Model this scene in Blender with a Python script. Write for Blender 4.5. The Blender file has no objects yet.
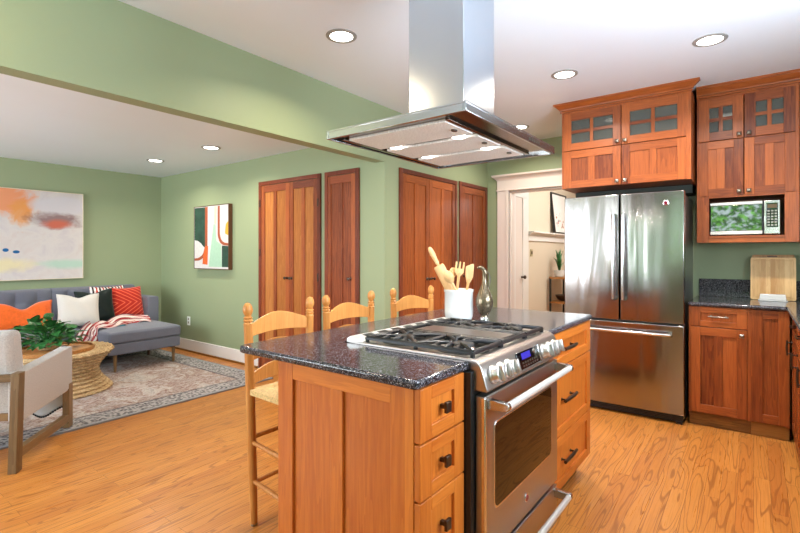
import bpy, bmesh, math, random
from mathutils import Vector, Matrix
random.seed(7)
S = bpy.context.scene
COL = S.collection
PI = math.pi

# ---------------------------------------------------------------- camera
CAM_H = 1.29
cd = bpy.data.cameras.new('camera')
cam = bpy.data.objects.new('camera', cd)
COL.objects.link(cam)
cd.sensor_fit = 'HORIZONTAL'
cd.sensor_width = 36.0
cd.lens = 467.965 / 800 * 36.0
cd.shift_x = 0.0
cd.shift_y = (253.487 - 266.5) / 800.0
cd.clip_start = 0.02
cam.location = (0, 0, CAM_H)
cam.rotation_euler = (PI / 2, 0, math.radians(37.092) - PI / 2)
S.camera = cam

# ---------------------------------------------------------------- world, sun, daylight, exposure
W = bpy.data.worlds.new('world')
S.world = W
W.use_nodes = True
bg = W.node_tree.nodes['Background']
bg.inputs[0].default_value = (0.80, 0.90, 1.0, 1)
bg.inputs[1].default_value = 2.2


def lamp(name, kind, loc, energy, color=(1, 1, 1), direction=None, **kw):
    l = bpy.data.lights.new(name, kind)
    l.energy = energy
    l.color = color
    for k, v in kw.items():
        setattr(l, k, v)
    o = bpy.data.objects.new(name, l)
    COL.objects.link(o)
    o.location = loc
    if direction is not None:
        o.rotation_euler = Vector(direction).to_track_quat('-Z', 'Y').to_euler()
    return o


lamp('sun', 'SUN', (-3, 0, 6), 6.0, (1, .95, .86), (-0.75, 0.12, -0.8), angle=0.02)
# daylight through the sink and living room windows, plus two added fill lamps
lamp('daylight_sink_window', 'AREA', (1.75, -0.80, 1.62), 62, (.78, .90, 1.0), (0, 1, 0.75), shape='RECTANGLE', size=1.7, size_y=.8)
lamp('fill_patio_side', 'AREA', (-2.22, 2.28, 1.25), 20, (.88, .95, 1.0), (1, -.1, 0.03), shape='RECTANGLE', size=.34, size_y=2.0)  # added narrow lamp for general kitchen fill, no such door known
lamp('daylight_living_window', 'AREA', (-2.22, 4.75, 1.40), 92, (.86, .94, 1.0), (1, 0.05, 0.25), shape='RECTANGLE', size=2.6, size_y=1.4)
lamp('fill_hall', 'AREA', (6.6, 1.30, 2.47), 36, (1, .96, .90), (0, 0.6, -0.8), shape='RECTANGLE', size=1.6, size_y=0.8)  # added lamp below the hall ceiling to brighten the hall, no window there

S.view_settings.view_transform = 'Standard'
S.view_settings.look = 'None'
S.view_settings.gamma = 1.0
S.view_settings.use_curve_mapping = False
S.view_settings.exposure = 0.72
S.cycles.max_bounces = 10
S.cycles.diffuse_bounces = 6
S.cycles.glossy_bounces = 5
S.cycles.sample_clamp_indirect = 6.0


# ---------------------------------------------------------------- mesh builder
def V3(*a):
    return Vector(a)


class Fr:
    """a local frame: u to the right, v up, n out of the face"""
    def __init__(s, o, u, v, n):
        s.o, s.u, s.v, s.n = Vector(o), Vector(u), Vector(v), Vector(n)

    def __call__(s, u, v, n):
        return s.o + s.u * u + s.v * v + s.n * n


def FX(x, yl, z=0):   # faces -X
    return Fr((x, yl, z), (0, -1, 0), (0, 0, 1), (-1, 0, 0))


def FY(y, xl, z=0):   # faces -Y
    return Fr((xl, y, z), (1, 0, 0), (0, 0, 1), (0, -1, 0))


def FP(y, xl, z=0):   # faces +Y
    return Fr((xl, y, z), (-1, 0, 0), (0, 0, 1), (0, 1, 0))


WORLD = Fr((0, 0, 0), (1, 0, 0), (0, 1, 0), (0, 0, 1))
ORIGIN = {}


class MB:
    def __init__(s):
        s.v, s.f, s.m, s.t = [], [], [], []
        s.mat = 0

    def add(s, vs, fs, tone=None):
        n = len(s.v)
        s.v += [Vector(p) for p in vs]
        t = random.random() if tone is None else tone
        for f in fs:
            s.f.append([i + n for i in f])
            s.m.append(s.mat)
            s.t.append(t)
        return s

    def ob(s, F, u0, u1, v0, v1, n0, n1, tone=None):
        vs = [F(u, v, n) for n in (n0, n1) for v in (v0, v1) for u in (u0, u1)]
        fs = [(0, 2, 3, 1), (4, 5, 7, 6), (0, 1, 5, 4), (2, 6, 7, 3), (0, 4, 6, 2), (1, 3, 7, 5)]
        return s.add(vs, fs, tone)

    def box(s, x0, x1, y0, y1, z0, z1, tone=None):
        return s.ob(WORLD, x0, x1, y0, y1, z0, z1, tone)

    def prism(s, F, pts, n0, n1, tone=None):
        k = len(pts)
        vs = [F(a, b, n0) for a, b in pts] + [F(a, b, n1) for a, b in pts]
        fs = [list(range(k))[::-1], list(range(k, 2 * k))]
        fs += [(i, (i + 1) % k, k + (i + 1) % k, k + i) for i in range(k)]
        return s.add(vs, fs, tone)

    def loft(s, rings, cap=True, tone=None):
        k = len(rings[0])
        vs = [p for r in rings for p in r]
        fs = []
        for j in range(len(rings) - 1):
            for i in range(k):
                a, b = j * k + i, j * k + (i + 1) % k
                fs.append((a, b, b + k, a + k))
        if cap:
            fs.append(list(range(k))[::-1])
            fs.append(list(range((len(rings) - 1) * k, len(rings) * k)))
        return s.add(vs, fs, tone)

    def lathe(s, prof, o, axis=(0, 0, 1), seg=24, cap=True, tone=None, sx=1, sy=1):
        a = Vector(axis).normalized()
        e = a.orthogonal().normalized() if abs(a.z) < .999 else Vector((1, 0, 0))
        g = a.cross(e)
        o = Vector(o)
        rings = []
        for r, z in prof:
            r = max(r, 1e-4)
            rings.append([o + a * z + e * (r * sx * math.cos(2 * PI * i / seg)) + g * (r * sy * math.sin(2 * PI * i / seg)) for i in range(seg)])
        return s.loft(rings, cap, tone)

    def cyl(s, p0, p1, r0, r1=None, seg=16, tone=None):
        p0, p1 = Vector(p0), Vector(p1)
        d = p1 - p0
        return s.lathe([(r0, 0), (r0 if r1 is None else r1, d.length)], p0, d, seg, True, tone)

    def tube(s, pts, r, seg=10, tone=None, closed=False, flat=1.0, up=None):
        pts = [Vector(p) for p in pts]
        n = len(pts)
        rs = r if isinstance(r, (list, tuple)) else [r] * n
        rings = []
        last = None
        for i, p in enumerate(pts):
            if closed:
                d = pts[(i + 1) % n] - pts[i - 1]
            else:
                d = pts[min(i + 1, n - 1)] - pts[max(i - 1, 0)]
            d.normalize()
            if up is not None:
                e = Vector(up).cross(d).normalized()
            elif last is None:
                e = d.orthogonal().normalized()
            else:
                e = (last - d * last.dot(d)).normalized()
            last = e
            g = d.cross(e)
            rings.append([p + e * (rs[i] * math.cos(2 * PI * k / seg)) + g * (rs[i] * flat * math.sin(2 * PI * k / seg)) for k in range(seg)])
        if closed:
            rings.append(rings[0])
        return s.loft(rings, not closed, tone)

    def grid(s, fn, nu, nv, tone=None, thick=0):
        vs = [fn(i / nu, j / nv) for j in range(nv + 1) for i in range(nu + 1)]
        w = nu + 1
        fs = [(j * w + i, j * w + i + 1, (j + 1) * w + i + 1, (j + 1) * w + i) for j in range(nv) for i in range(nu)]
        return s.add(vs, fs, tone)

    def ell(s, c, rx, ry, rz, seg=16, rings=10, tone=None):
        prof = []
        c = Vector(c)
        rr = []
        for j in range(rings + 1):
            a = -PI / 2 + PI * j / rings
            rr.append([c + Vector((max(rx * math.cos(a), 1e-4) * math.cos(2 * PI * i / seg), max(ry * math.cos(a), 1e-4) * math.sin(2 * PI * i / seg), rz * math.sin(a))) for i in range(seg)])
        return s.loft(rr, True, tone)

    def build(s, name, mats, parent=None, bevel=0, seg=2, sub=0, angle=38, solid=0, recalc=True):
        if not isinstance(mats, (list, tuple)):
            mats = [mats]
        off = ORIGIN.get(parent.name, Vector((0, 0, 0))) if parent is not None else Vector((0, 0, 0))
        me = bpy.data.meshes.new(name)
        me.from_pydata([tuple(p - off) for p in s.v], [], s.f)
        for m in mats:
            me.materials.append(m)
        for p, mi in zip(me.polygons, s.m):
            p.material_index = min(mi, len(mats) - 1)
        at = me.attributes.new('tone', 'FLOAT', 'FACE')
        at.data.foreach_set('value', s.t)
        bm = bmesh.new()
        bm.from_mesh(me)
        if recalc:
            bmesh.ops.recalc_face_normals(bm, faces=bm.faces)
        lim = math.radians(angle)
        for e in bm.edges:
            e.smooth = not (len(e.link_faces) == 2 and e.calc_face_angle(0) > lim)
        for f in bm.faces:
            f.smooth = True
        bm.to_mesh(me)
        bm.free()
        o = bpy.data.objects.new(name, me)
        COL.objects.link(o)
        if parent is not None:
            o.parent = parent
            ORIGIN[o.name] = off
        if solid:
            md = o.modifiers.new('solid', 'SOLIDIFY')
            md.thickness = solid
            md.offset = 0
        if bevel:
            md = o.modifiers.new('bevel', 'BEVEL')
            md.width = bevel
            md.segments = seg
            md.limit_method = 'ANGLE'
            md.angle_limit = math.radians(40)
            md.harden_normals = False
        if sub:
            md = o.modifiers.new('sub', 'SUBSURF')
            md.levels = md.render_levels = sub
        return o


def tag(o, label, cat, group=None):
    o['label'] = label
    o['category'] = cat
    if group:
        o['group'] = group
    return o


def thing(name, label, cat, loc=(0, 0, 0), group=None):
    o = bpy.data.objects.new(name, None)
    COL.objects.link(o)
    o.location = loc
    o.empty_display_size = .1
    ORIGIN[o.name] = Vector(loc)
    return tag(o, label, cat, group)


def struct(o):
    o['kind'] = 'structure'
    return o


def sempty(name, loc=(0, 0, 0)):
    o = bpy.data.objects.new(name, None)
    COL.objects.link(o)
    o.location = loc
    ORIGIN[o.name] = Vector(loc)
    return struct(o)


def copy_tree(o, parent=None):
    c = o.copy()
    COL.objects.link(c)
    if parent is not None:
        c.parent = parent
    for ch in list(o.children):
        copy_tree(ch, c)
    return c


# ---------------------------------------------------------------- materials
def lin(r, g, b):
    f = lambda x: (x / 255) / 12.92 if x / 255 <= .04045 else ((x / 255 + .055) / 1.055) ** 2.4
    return (f(r), f(g), f(b), 1)


class NT:
    def __init__(s, name):
        s.mat = bpy.data.materials.new(name)
        s.mat.use_nodes = True
        s.nt = s.mat.node_tree
        s.b = s.nt.nodes['Principled BSDF']

    def n(s, t, **kw):
        x = s.nt.nodes.new(t)
        for k, v in kw.items():
            setattr(x, k, v)
        return x

    def l(s, a, b):
        s.nt.links.new(a, b)

    def val(s, x, sock):
        if isinstance(x, (int, float, tuple)):
            sock.default_value = x
        else:
            s.l(x, sock)

    def coords(s, scale=(1, 1, 1), kind='Object', loc=(0, 0, 0), rot=(0, 0, 0)):
        tc = s.n('ShaderNodeTexCoord')
        mp = s.n('ShaderNodeMapping')
        mp.inputs['Scale'].default_value = scale
        mp.inputs['Location'].default_value = loc
        mp.inputs['Rotation'].default_value = rot
        s.l(tc.outputs[kind], mp.inputs[0])
        return mp.outputs[0]

    def noise(s, vec, scale=5, detail=4, rough=.55, dist=0, out=0):
        x = s.n('ShaderNodeTexNoise')
        x.inputs['Scale'].default_value = scale
        x.inputs['Detail'].default_value = detail
        x.inputs['Roughness'].default_value = rough
        x.inputs['Distortion'].default_value = dist
        s.l(vec, x.inputs['Vector'])
        return x.outputs[out]

    def ramp(s, fac, stops, interp='LINEAR'):
        x = s.n('ShaderNodeValToRGB')
        x.color_ramp.interpolation = interp
        e = x.color_ramp.elements
        while len(e) < len(stops):
            e.new(.5)
        for i, (p, c) in enumerate(stops):
            e[i].position = p
            e[i].color = c if isinstance(c, tuple) else (c, c, c, 1)
        s.l(fac, x.inputs[0])
        return x.outputs[0]

    def math(s, op, a, b=0, c=None):
        x = s.n('ShaderNodeMath', operation=op)
        s.val(a, x.inputs[0])
        s.val(b, x.inputs[1])
        if c is not None:
            s.val(c, x.inputs[2])
        return x.outputs[0]

    def mix(s, fac, a, b, blend='MIX'):
        x = s.n('ShaderNodeMix', data_type='RGBA', blend_type=blend)
        s.val(fac, x.inputs[0])
        s.val(a, x.inputs[6])
        s.val(b, x.inputs[7])
        return x.outputs[2]

    def sep(s, vec):
        x = s.n('ShaderNodeSeparateXYZ')
        s.l(vec, x.inputs[0])
        return x.outputs

    def comb(s, a, b, c):
        x = s.n('ShaderNodeCombineXYZ')
        for i, q in enumerate((a, b, c)):
            s.val(q, x.inputs[i])
        return x.outputs[0]

    def attr(s, name='tone'):
        x = s.n('ShaderNodeAttribute', attribute_name=name)
        return x.outputs['Fac']

    def bump(s, h, strength=.2, dist=.002):
        x = s.n('ShaderNodeBump')
        x.inputs['Strength'].default_value = strength
        x.inputs['Distance'].default_value = dist
        s.l(h, x.inputs['Height'])
        s.l(x.outputs[0], s.b.inputs['Normal'])

    def set(s, color=None, rough=None, metal=None, spec=None, **kw):
        if color is not None:
            s.val(color, s.b.inputs['Base Color'])
        if rough is not None:
            s.val(rough, s.b.inputs['Roughness'])
        if metal is not None:
            s.val(metal, s.b.inputs['Metallic'])
        if spec is not None:
            s.val(spec, s.b.inputs['Specular IOR Level'])
        for k, v in kw.items():
            s.val(v, s.b.inputs[k])
        return s.mat


def plain(name, rgb, rough=.5, metal=0, spec=.5, var=.05, scale=30, bump=0, **kw):
    t = NT(name)
    v = t.coords()
    nz = t.noise(v, scale, 3)
    c = lin(*rgb)
    lo = tuple(x * (1 - var) for x in c[:3]) + (1,)
    hi = tuple(min(1, x * (1 + var)) for x in c[:3]) + (1,)
    t.set(t.ramp(nz, [(.3, lo), (.7, hi)]), rough, metal, spec, **kw)
    if bump:
        t.bump(nz, bump)
    return t.mat


def wood(name, dark, light, axis='V', rough=.32, fine=1.0, tonevar=.55, streak=.5, spec=.4):
    t = NT(name)
    sc = (14, 14, .9) if axis == 'V' else ((1.2, 1.2, 18) if axis == 'H' else (1.0, 16, 16))
    tone = t.attr()
    v = t.coords(tuple(x * fine for x in sc))
    sh = t.n('ShaderNodeVectorMath', operation='ADD')
    t.l(v, sh.inputs[0])
    t.l(t.comb(t.math('MULTIPLY', tone, 37.0), t.math('MULTIPLY', tone, 19.0), t.math('MULTIPLY', tone, 11.0)), sh.inputs[1])
    big = t.noise(sh.outputs[0], 1.2, 3, .5, .3)
    ln = t.math('FRACT', t.math('MULTIPLY', big, 7.0))
    fi = t.noise(sh.outputs[0], 6.0, 6, .65)
    g = t.math('ADD', t.math('MULTIPLY', ln, streak * .45), t.math('MULTIPLY', fi, .75))
    g = t.math('ADD', g, t.math('MULTIPLY', t.math('SUBTRACT', tone, .5), tonevar))
    col = t.ramp(g, [(.12, lin(*dark)), (.80, lin(*light))])
    t.set(col, rough, 0, spec)
    t.bump(fi, .06, .001)
    return t.mat


M = {}
M['cab_v'] = wood('cherry_wood', (100, 42, 17), (172, 91, 42), 'V')
M['cab_h'] = wood('cherry_wood_rail', (100, 42, 17), (172, 91, 42), 'H')
M['isl_v'] = wood('honey_cherry_wood', (166, 82, 26), (208, 122, 48), 'V', tonevar=.35)
M['isl_h'] = wood('honey_cherry_wood_rail', (166, 82, 26), (208, 122, 48), 'H', tonevar=.35)
M['red_v'] = wood('reddish_cherry_wood', (102, 42, 22), (172, 92, 50), 'V')
M['red_h'] = wood('reddish_cherry_rail', (104, 42, 24), (150, 78, 48), 'H')
M['frame_red'] = wood('dark_cherry_casing', (88, 36, 22), (132, 64, 40), 'V')
M['yel_v'] = wood('golden_cherry_panel', (146, 82, 34), (198, 130, 70), 'V', tonevar=.3)
M['toe_oak'] = wood('oak_toe_board', (104, 66, 26), (170, 118, 58), 'H')
M['chair_oak'] = wood('pale_oak', (178, 112, 50), (216, 156, 88), 'V', .38)
M['walnut'] = wood('ash_brown_wood', (98, 74, 46), (138, 108, 72), 'V', .45)
M['walnut_h'] = wood('ash_brown_wood_rail', (98, 74, 46), (138, 108, 72), 'H', .45)
M['dark_walnut'] = wood('dark_walnut', (58, 34, 20), (98, 62, 38), 'V', .4)
M['tray_wood'] = wood('acacia_tray', (150, 92, 42), (212, 152, 88), 'L', .4)
M['utensil'] = wood('beech_wood', (200, 152, 98), (226, 190, 140), 'V', .5, tonevar=.3, streak=.2)
M['bamboo'] = wood('bamboo_board', (190, 142, 88), (228, 190, 136), 'V', .4, tonevar=.8, streak=.4)


def paint_mat(name, rgb, rough=.55, var=.02):
    t = NT(name)
    nz = t.noise(t.coords(), 220, 2)
    big = t.noise(t.coords(), 1.5, 2)
    c = lin(*rgb)
    t.set(t.ramp(big, [(.3, tuple(x * (1 - var) for x in c[:3]) + (1,)), (.7, c)]), rough, 0, .35)
    t.bump(nz, .05, .001)
    return t.mat


M['green'] = paint_mat('sage_green_paint', (149, 161, 127), .5)
M['ceil'] = paint_mat('ceiling_white', (230, 238, 250), .38)
M['cream'] = paint_mat('cream_paint', (220, 206, 186))
M['trim'] = paint_mat('white_trim_paint', (232, 228, 226), .35)
M['trim_warm'] = paint_mat('casing_paint', (226, 214, 208), .35)


def floor_mat():
    t = NT('oak_strip_floor')
    v = t.coords()
    br = t.n('ShaderNodeTexBrick')
    br.offset = .37
    br.offset_frequency = 2
    br.squash = 1
    br.inputs['Color1'].default_value = (0, 0, 0, 1)
    br.inputs['Color2'].default_value = (1, 1, 1, 1)
    br.inputs['Mortar'].default_value = (.5, .5, .5, 1)
    br.inputs['Scale'].default_value = 1.0
    br.inputs['Mortar Size'].default_value = .0011
    br.inputs['Mortar Smooth'].default_value = .2
    br.inputs['Brick Width'].default_value = 1.13
    br.inputs['Row Height'].default_value = .072
    t.l(v, br.inputs['Vector'])
    rnd = t.sep(br.outputs['Color'])[0]
    mort = br.outputs['Fac']
    xs = t.sep(v)
    # cathedral grain: contour lines of a stretched noise, shifted board by board
    g = t.comb(t.math('ADD', t.math('MULTIPLY', xs[0], .5), t.math('MULTIPLY', rnd, 41.0)),
               t.math('ADD', t.math('MULTIPLY', xs[1], 5.0), t.math('MULTIPLY', rnd, 17.0)), rnd)
    nz = t.noise(g, 1.4, 2, .5, .2)
    wav = t.math('SINE', t.math('MULTIPLY', nz, 95.0))
    line = t.ramp(wav, [(.72, 0.0), (.98, 1.0)])
    f2 = t.noise(t.comb(t.math('MULTIPLY', xs[0], 3.0), t.math('MULTIPLY', xs[1], 160.0), rnd), 1.0, 4, .6)
    base = t.ramp(rnd, [(0, lin(184, 114, 52)), (.35, lin(194, 126, 58)), (.7, lin(204, 137, 66)), (1, lin(188, 120, 55))])
    c = t.mix(t.math('MULTIPLY', line, .62), base, lin(132, 74, 30))
    c = t.mix(t.ramp(f2, [(.48, 0.0), (.72, .5)]), c, lin(150, 88, 38))
    c = t.mix(t.math('MULTIPLY', mort, .75), c, lin(110, 64, 30))
    t.set(c, t.ramp(f2, [(.3, .26), (.8, .38)]), 0, .45)
    t.bump(t.math('SUBTRACT', t.math('MULTIPLY', line, -.3), mort), .12, .001)
    return t.mat


M['floor'] = floor_mat()


def granite():
    t = NT('granite_blue_black')
    v = t.coords()
    vo = t.n('ShaderNodeTexVoronoi')
    vo.inputs['Scale'].default_value = 300
    t.l(v, vo.inputs['Vector'])
    r1 = t.sep(vo.outputs['Color'])[0]
    n1 = t.noise(v, 120, 3, .6)
    a = t.math('ADD', t.math('MULTIPLY', r1, .6), t.math('MULTIPLY', n1, .5))
    c = t.ramp(a, [(.30, lin(14, 15, 19)), (.55, lin(42, 43, 50)), (.70, lin(80, 77, 84)), (.92, lin(150, 147, 154))])
    pk = t.noise(v, 40, 2)
    c = t.mix(t.ramp(pk, [(.5, 0.0), (.75, .25)]), c, lin(84, 64, 66))
    t.set(c, .13, 0, .4)
    return t.mat


M['granite'] = granite()


def steel(name, rgb=(196, 192, 188), rough=.24, wave=0.0, axis=2, metal=1.0):
    t = NT(name)
    sc = [420, 420, 420]
    sc[axis] = 3
    br = t.noise(t.coords(tuple(sc)), 1, 3)
    c = lin(*rgb)
    t.set(t.ramp(br, [(.3, tuple(x * .97 for x in c[:3]) + (1,)), (.7, c)]), t.ramp(br, [(.3, rough * .96), (.7, rough * 1.04)]), metal)
    if wave:
        ws = [4.5, 4.5, 4.5]
        ws[axis] = .55
        w = t.noise(t.coords(tuple(ws)), 1.0, 2, .5, .6)
        t.bump(w, wave, .02)
    return t.mat


M['steel'] = steel('brushed_steel')
M['steel_door'] = steel('brushed_steel_door', (160, 156, 154), .17, .5)
M['steel_range'] = steel('brushed_steel_range', (178, 172, 168), .34, 0, 0)
M['steel_hood'] = steel('brushed_steel_hood', (180, 184, 190), .2, 0, 2)
M['chrome'] = plain('chrome', (222, 222, 226), .18, 1, var=.01)
M['pewter'] = plain('pewter', (150, 142, 132), .3, 1, var=.2, scale=300)
M['bronze'] = plain('dark_bronze', (84, 74, 66), .3, .9)
M['black_iron'] = plain('cast_iron', (20, 21, 24), .34, .2, .6, .1, 200)
M['black'] = plain('black_plastic', (22, 22, 24), .35)
M['black_gloss'] = plain('black_glass', (8, 7, 8), .04, 0, .8)
M['oven_glass'] = plain('oven_glass', (14, 8, 5), .02, 0, .3)
M['white_cer'] = plain('white_ceramic', (216, 217, 218), .12, 0, .6, .01)
M['white_pl'] = plain('white_plastic', (238, 238, 232), .3, 0, .5, .01)
M['lcd'] = plain('blue_lcd', (40, 34, 120), .2, 0, .5, .1, 60)
M['lcd'].node_tree.nodes['Principled BSDF'].inputs['Emission Color'].default_value = lin(50, 40, 170)
M['lcd'].node_tree.nodes['Principled BSDF'].inputs['Emission Strength'].default_value = .35
M['aluminium'] = plain('aluminium_mesh', (232, 231, 229), .5, .1, .5, .2, 160)
M['ring'] = plain('baffle_ring', (150, 148, 146), .4)
M['knob_steel'] = steel('knob_steel', (214, 212, 210), .3)
M['steel_under'] = steel('hood_underside_steel', (132, 120, 112), .18)  # darker brown copy of the steel, the mirrored wood floor put into its colour
M['strip'] = plain('light_steel', (214, 212, 208), .35, .5, .5, .03)
M['burner'] = plain('burner_cap', (24, 24, 26), .5)
M['griddle'] = plain('griddle_plate', (112, 104, 100), .35, .8)


def emit(name, rgb, k):
    t = NT(name)
    t.set(lin(*rgb), .5)
    t.b.inputs['Emission Color'].default_value = lin(*rgb)
    t.b.inputs['Emission Strength'].default_value = k
    return t.mat


M['bulb'] = emit('lamp_lens', (255, 250, 240), 6.0)
M['bulb2'] = emit('hood_lamp_lens', (255, 252, 246), 5.0)


def fabric(name, rgb, var=.12, scale=260, bump=.35, rough=.85, sheen=.2):
    t = NT(name)
    v = t.coords()
    a = t.noise(v, scale, 2)
    c = lin(*rgb)
    t.set(t.ramp(a, [(.3, tuple(x * (1 - var) for x in c[:3]) + (1,)), (.7, tuple(min(1, x * (1 + var)) for x in c[:3]) + (1,))]), rough, 0, .2)
    t.b.inputs['Sheen Weight'].default_value = sheen
    t.bump(a, bump, .002)
    return t.mat


M['sofa'] = fabric('grey_upholstery', (108, 110, 122), .08)
M['boucle'] = fabric('oatmeal_boucle', (176, 171, 168), .14, 140, .6)
M['orange_v'] = fabric('orange_velvet', (226, 96, 22), .1, 40, .1, .6, .4)
M['green_v'] = fabric('dark_green_velvet', (9, 26, 22), .2, 30, .1, .5, .15)
M['white_f'] = fabric('off_white_linen', (206, 200, 193), .04)
M['rush'] = fabric('rush_weave', (206, 176, 122), .25, 120, .5)
M['cloth_w'] = fabric('white_throw', (226, 224, 222), .05)


def red_chevron():
    t = NT('red_chevron_velvet')
    x = t.sep(t.coords())
    # nested chevrons in the cushion's own plane (local x across, z up)
    d = t.math('ADD', t.math('ABSOLUTE', t.math('SUBTRACT', x[2], .215)), t.math('MULTIPLY', x[0], .62))
    w = t.math('SINE', t.math('MULTIPLY', t.math('ADD', d, t.math('MULTIPLY', t.noise(t.coords(), 14, 2), .012)), 135.0))
    t.set(t.ramp(w, [(.35, lin(186, 38, 24)), (.75, lin(214, 64, 40)), (1.0, lin(238, 120, 84))]), .75, 0, .2)
    t.b.inputs['Sheen Weight'].default_value = .3
    t.bump(w, .4, .004)
    return t.mat


M['red_c'] = red_chevron()


def striped(name, cols, k, axis=0, dist=.3, by_tone=False):
    t = NT(name)
    x = t.sep(t.coords())
    n = t.noise(t.coords(), 9, 3)
    w = t.attr() if by_tone else t.math('ADD', x[axis], t.math('MULTIPLY', n, dist * .1))
    w = t.math('FRACT', t.math('MULTIPLY', w, k))
    st = [(i / len(cols), lin(*c)) for i, c in enumerate(cols)]
    t.set(t.ramp(w, st, 'CONSTANT'), .9, 0, .15)
    t.bump(t.noise(t.coords(), 200, 2), .4, .003)
    return t.mat


M['throw'] = striped('woven_throw', [(214, 180, 176), (150, 50, 52), (232, 222, 216), (176, 84, 82), (226, 206, 200), (120, 70, 76)], 2.0, by_tone=True)
M['ethnic'] = striped('woven_red_white', [(226, 220, 214), (190, 60, 40), (236, 230, 226), (60, 40, 40)], 14, 0)


def rug_mat():
    t = NT('distressed_persian_rug')
    v = t.coords()
    xs = t.sep(v)
    # distance from the edges of the rug (local coordinates, rug spans 3.5 x 2.55 about its centre)
    dx = t.math('SUBTRACT', 1.75, t.math('ABSOLUTE', xs[0]))
    dy = t.math('SUBTRACT', 1.275, t.math('ABSOLUTE', xs[1]))
    e = t.math('MINIMUM', dx, dy)
    n1 = t.noise(v, 3.2, 5, .7, .8)
    n2 = t.noise(t.coords((14, 34, 1)), 1.6, 4, .7)
    vo = t.n('ShaderNodeTexVoronoi')
    vo.inputs['Scale'].default_value = 36
    t.l(v, vo.inputs['Vector'])
    pat = vo.outputs['Distance']
    field = t.ramp(n1, [(.30, lin(170, 166, 166)), (.42, lin(150, 132, 124)), (.50, lin(128, 88, 74)), (.58, lin(178, 166, 158)), (.72, lin(96, 100, 110))])
    field = t.mix(t.ramp(n2, [(.43, 0.0), (.62, .72)]), field, lin(196, 190, 186))
    field = t.mix(t.ramp(pat, [(.12, .6), (.34, 0.0)]), field, lin(84, 74, 76))
    bord = t.ramp(t.math('ADD', t.math('MULTIPLY', pat, 1.0), t.math('MULTIPLY', n2, .5)), [(.42, lin(32, 40, 52)), (.64, lin(92, 96, 104)), (.86, lin(168, 166, 166))])
    m1 = t.math('MULTIPLY', t.ramp(e, [(.22, 1.0), (.24, 0.0)]), .8)
    c = t.mix(m1, field, bord)
    b2 = t.math('MULTIPLY', t.ramp(t.math('ABSOLUTE', t.math('SUBTRACT', e, .24)), [(.012, 1.0), (.016, 0.0)]), .7)
    c = t.mix(b2, c, lin(72, 74, 84))
    c = t.mix(t.ramp(e, [(.03, 1.0), (.04, 0.0)]), c, lin(150, 152, 156))
    c = t.mix(t.ramp(t.noise(v, 60, 3, .7), [(.52, 0.0), (.74, .45)]), c, lin(206, 200, 196))
    t.set(c, .95, 0, .1)
    t.bump(n2, .3, .004)
    return t.mat


M['rug'] = rug_mat()
M['rug_edge'] = fabric('rug_binding', (120, 118, 120))


def rope_mat():
    t = NT('seagrass_rope')
    v = t.coords()
    a = t.noise(v, 60, 4, .7)
    b = t.noise(v, 7, 2)
    c = t.ramp(t.math('ADD', t.math('MULTIPLY', a, .7), t.math('MULTIPLY', b, .3)), [(.32, lin(140, 110, 74)), (.5, lin(190, 160, 118)), (.7, lin(220, 198, 158))])
    t.set(c, .8, 0, .2)
    t.bump(a, .4, .004)
    return t.mat


M['rope'] = rope_mat()


def painting_mat():
    """pale abstract canvas: local x across (right edge at 0), z up from the lower edge"""
    t = NT('abstract_canvas')
    v = t.coords()
    xs = t.sep(v)
    n = t.noise(v, 4, 5, .65, .5)
    n2 = t.noise(t.coords((5, 1, 16)), 1.0, 5, .7)

    def blob(cx, cz, sx, sz, wob=.25):
        a = t.math('DIVIDE', t.math('SUBTRACT', xs[0], cx), sx)
        b = t.math('DIVIDE', t.math('SUBTRACT', xs[2], cz), sz)
        r = t.math('SQRT', t.math('ADD', t.math('MULTIPLY', a, a), t.math('MULTIPLY', b, b)))
        return t.math('ADD', r, t.math('MULTIPLY', t.math('SUBTRACT', n, .5), wob * 4))
    c = t.ramp(n, [(.3, lin(204, 190, 188)), (.5, lin(210, 203, 201)), (.7, lin(198, 189, 194))])
    c = t.mix(t.ramp(blob(-.82, .93, .42, .25, .5), [(.55, 1.0), (1.05, 0.0)]), c, lin(226, 150, 110))
    c = t.mix(t.ramp(blob(-.62, .78, .14, .22, .6), [(.4, .8), (.9, 0.0)]), c, lin(222, 150, 80))
    c = t.mix(t.ramp(blob(-.22, .88, .36, .12, .2), [(.7, .9), (1.0, 0.0)]), c, lin(206, 200, 206))
    c = t.mix(t.ramp(t.math('ADD', blob(-.30, .70, .30, .12, .3), t.math('MULTIPLY', t.math('SUBTRACT', n2, .5), .9)), [(.45, .8), (1.0, 0.0)]), c, lin(122, 84, 86))
    c = t.mix(t.ramp(blob(-.28, .655, .2, .07, .25), [(.35, .85), (1.1, 0.0)]), c, lin(206, 104, 78))
    c = t.mix(t.ramp(blob(-.15, .18, .38, .07, .3), [(.4, .8), (1.1, 0.0)]), c, lin(172, 206, 188))
    c = t.mix(t.ramp(blob(-.75, .17, .32, .1, .3), [(.4, .6), (1.1, 0.0)]), c, lin(230, 216, 152))
    c = t.mix(t.ramp(blob(-.665, .325, .035, .02, .08), [(.8, 1.0), (1.0, 0.0)]), c, lin(30, 96, 152))
    c = t.mix(t.ramp(blob(-.76, .345, .03, .022, .08), [(.8, 1.0), (1.0, 0.0)]), c, lin(30, 96, 152))
    t.set(c, .7, 0, .2)
    return t.mat


M['canvas'] = painting_mat()
M['leaf'] = plain('pothos_leaf', (52, 108, 54), .3, 0, .6, .6, 18)
M['leaf2'] = plain('shrub_leaf', (112, 178, 70), .5, 0, .3, .6, 6)
M['soil'] = plain('dark_soil', (46, 34, 26), .9)
M['pot_glass'] = plain('wicker_pot', (176, 150, 112), .6, 0, .4, .4, 60)
M['vase_glass'] = plain('smoked_mercury_glass', (118, 104, 84), .2, .65, .6, .45, 90)


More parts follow.
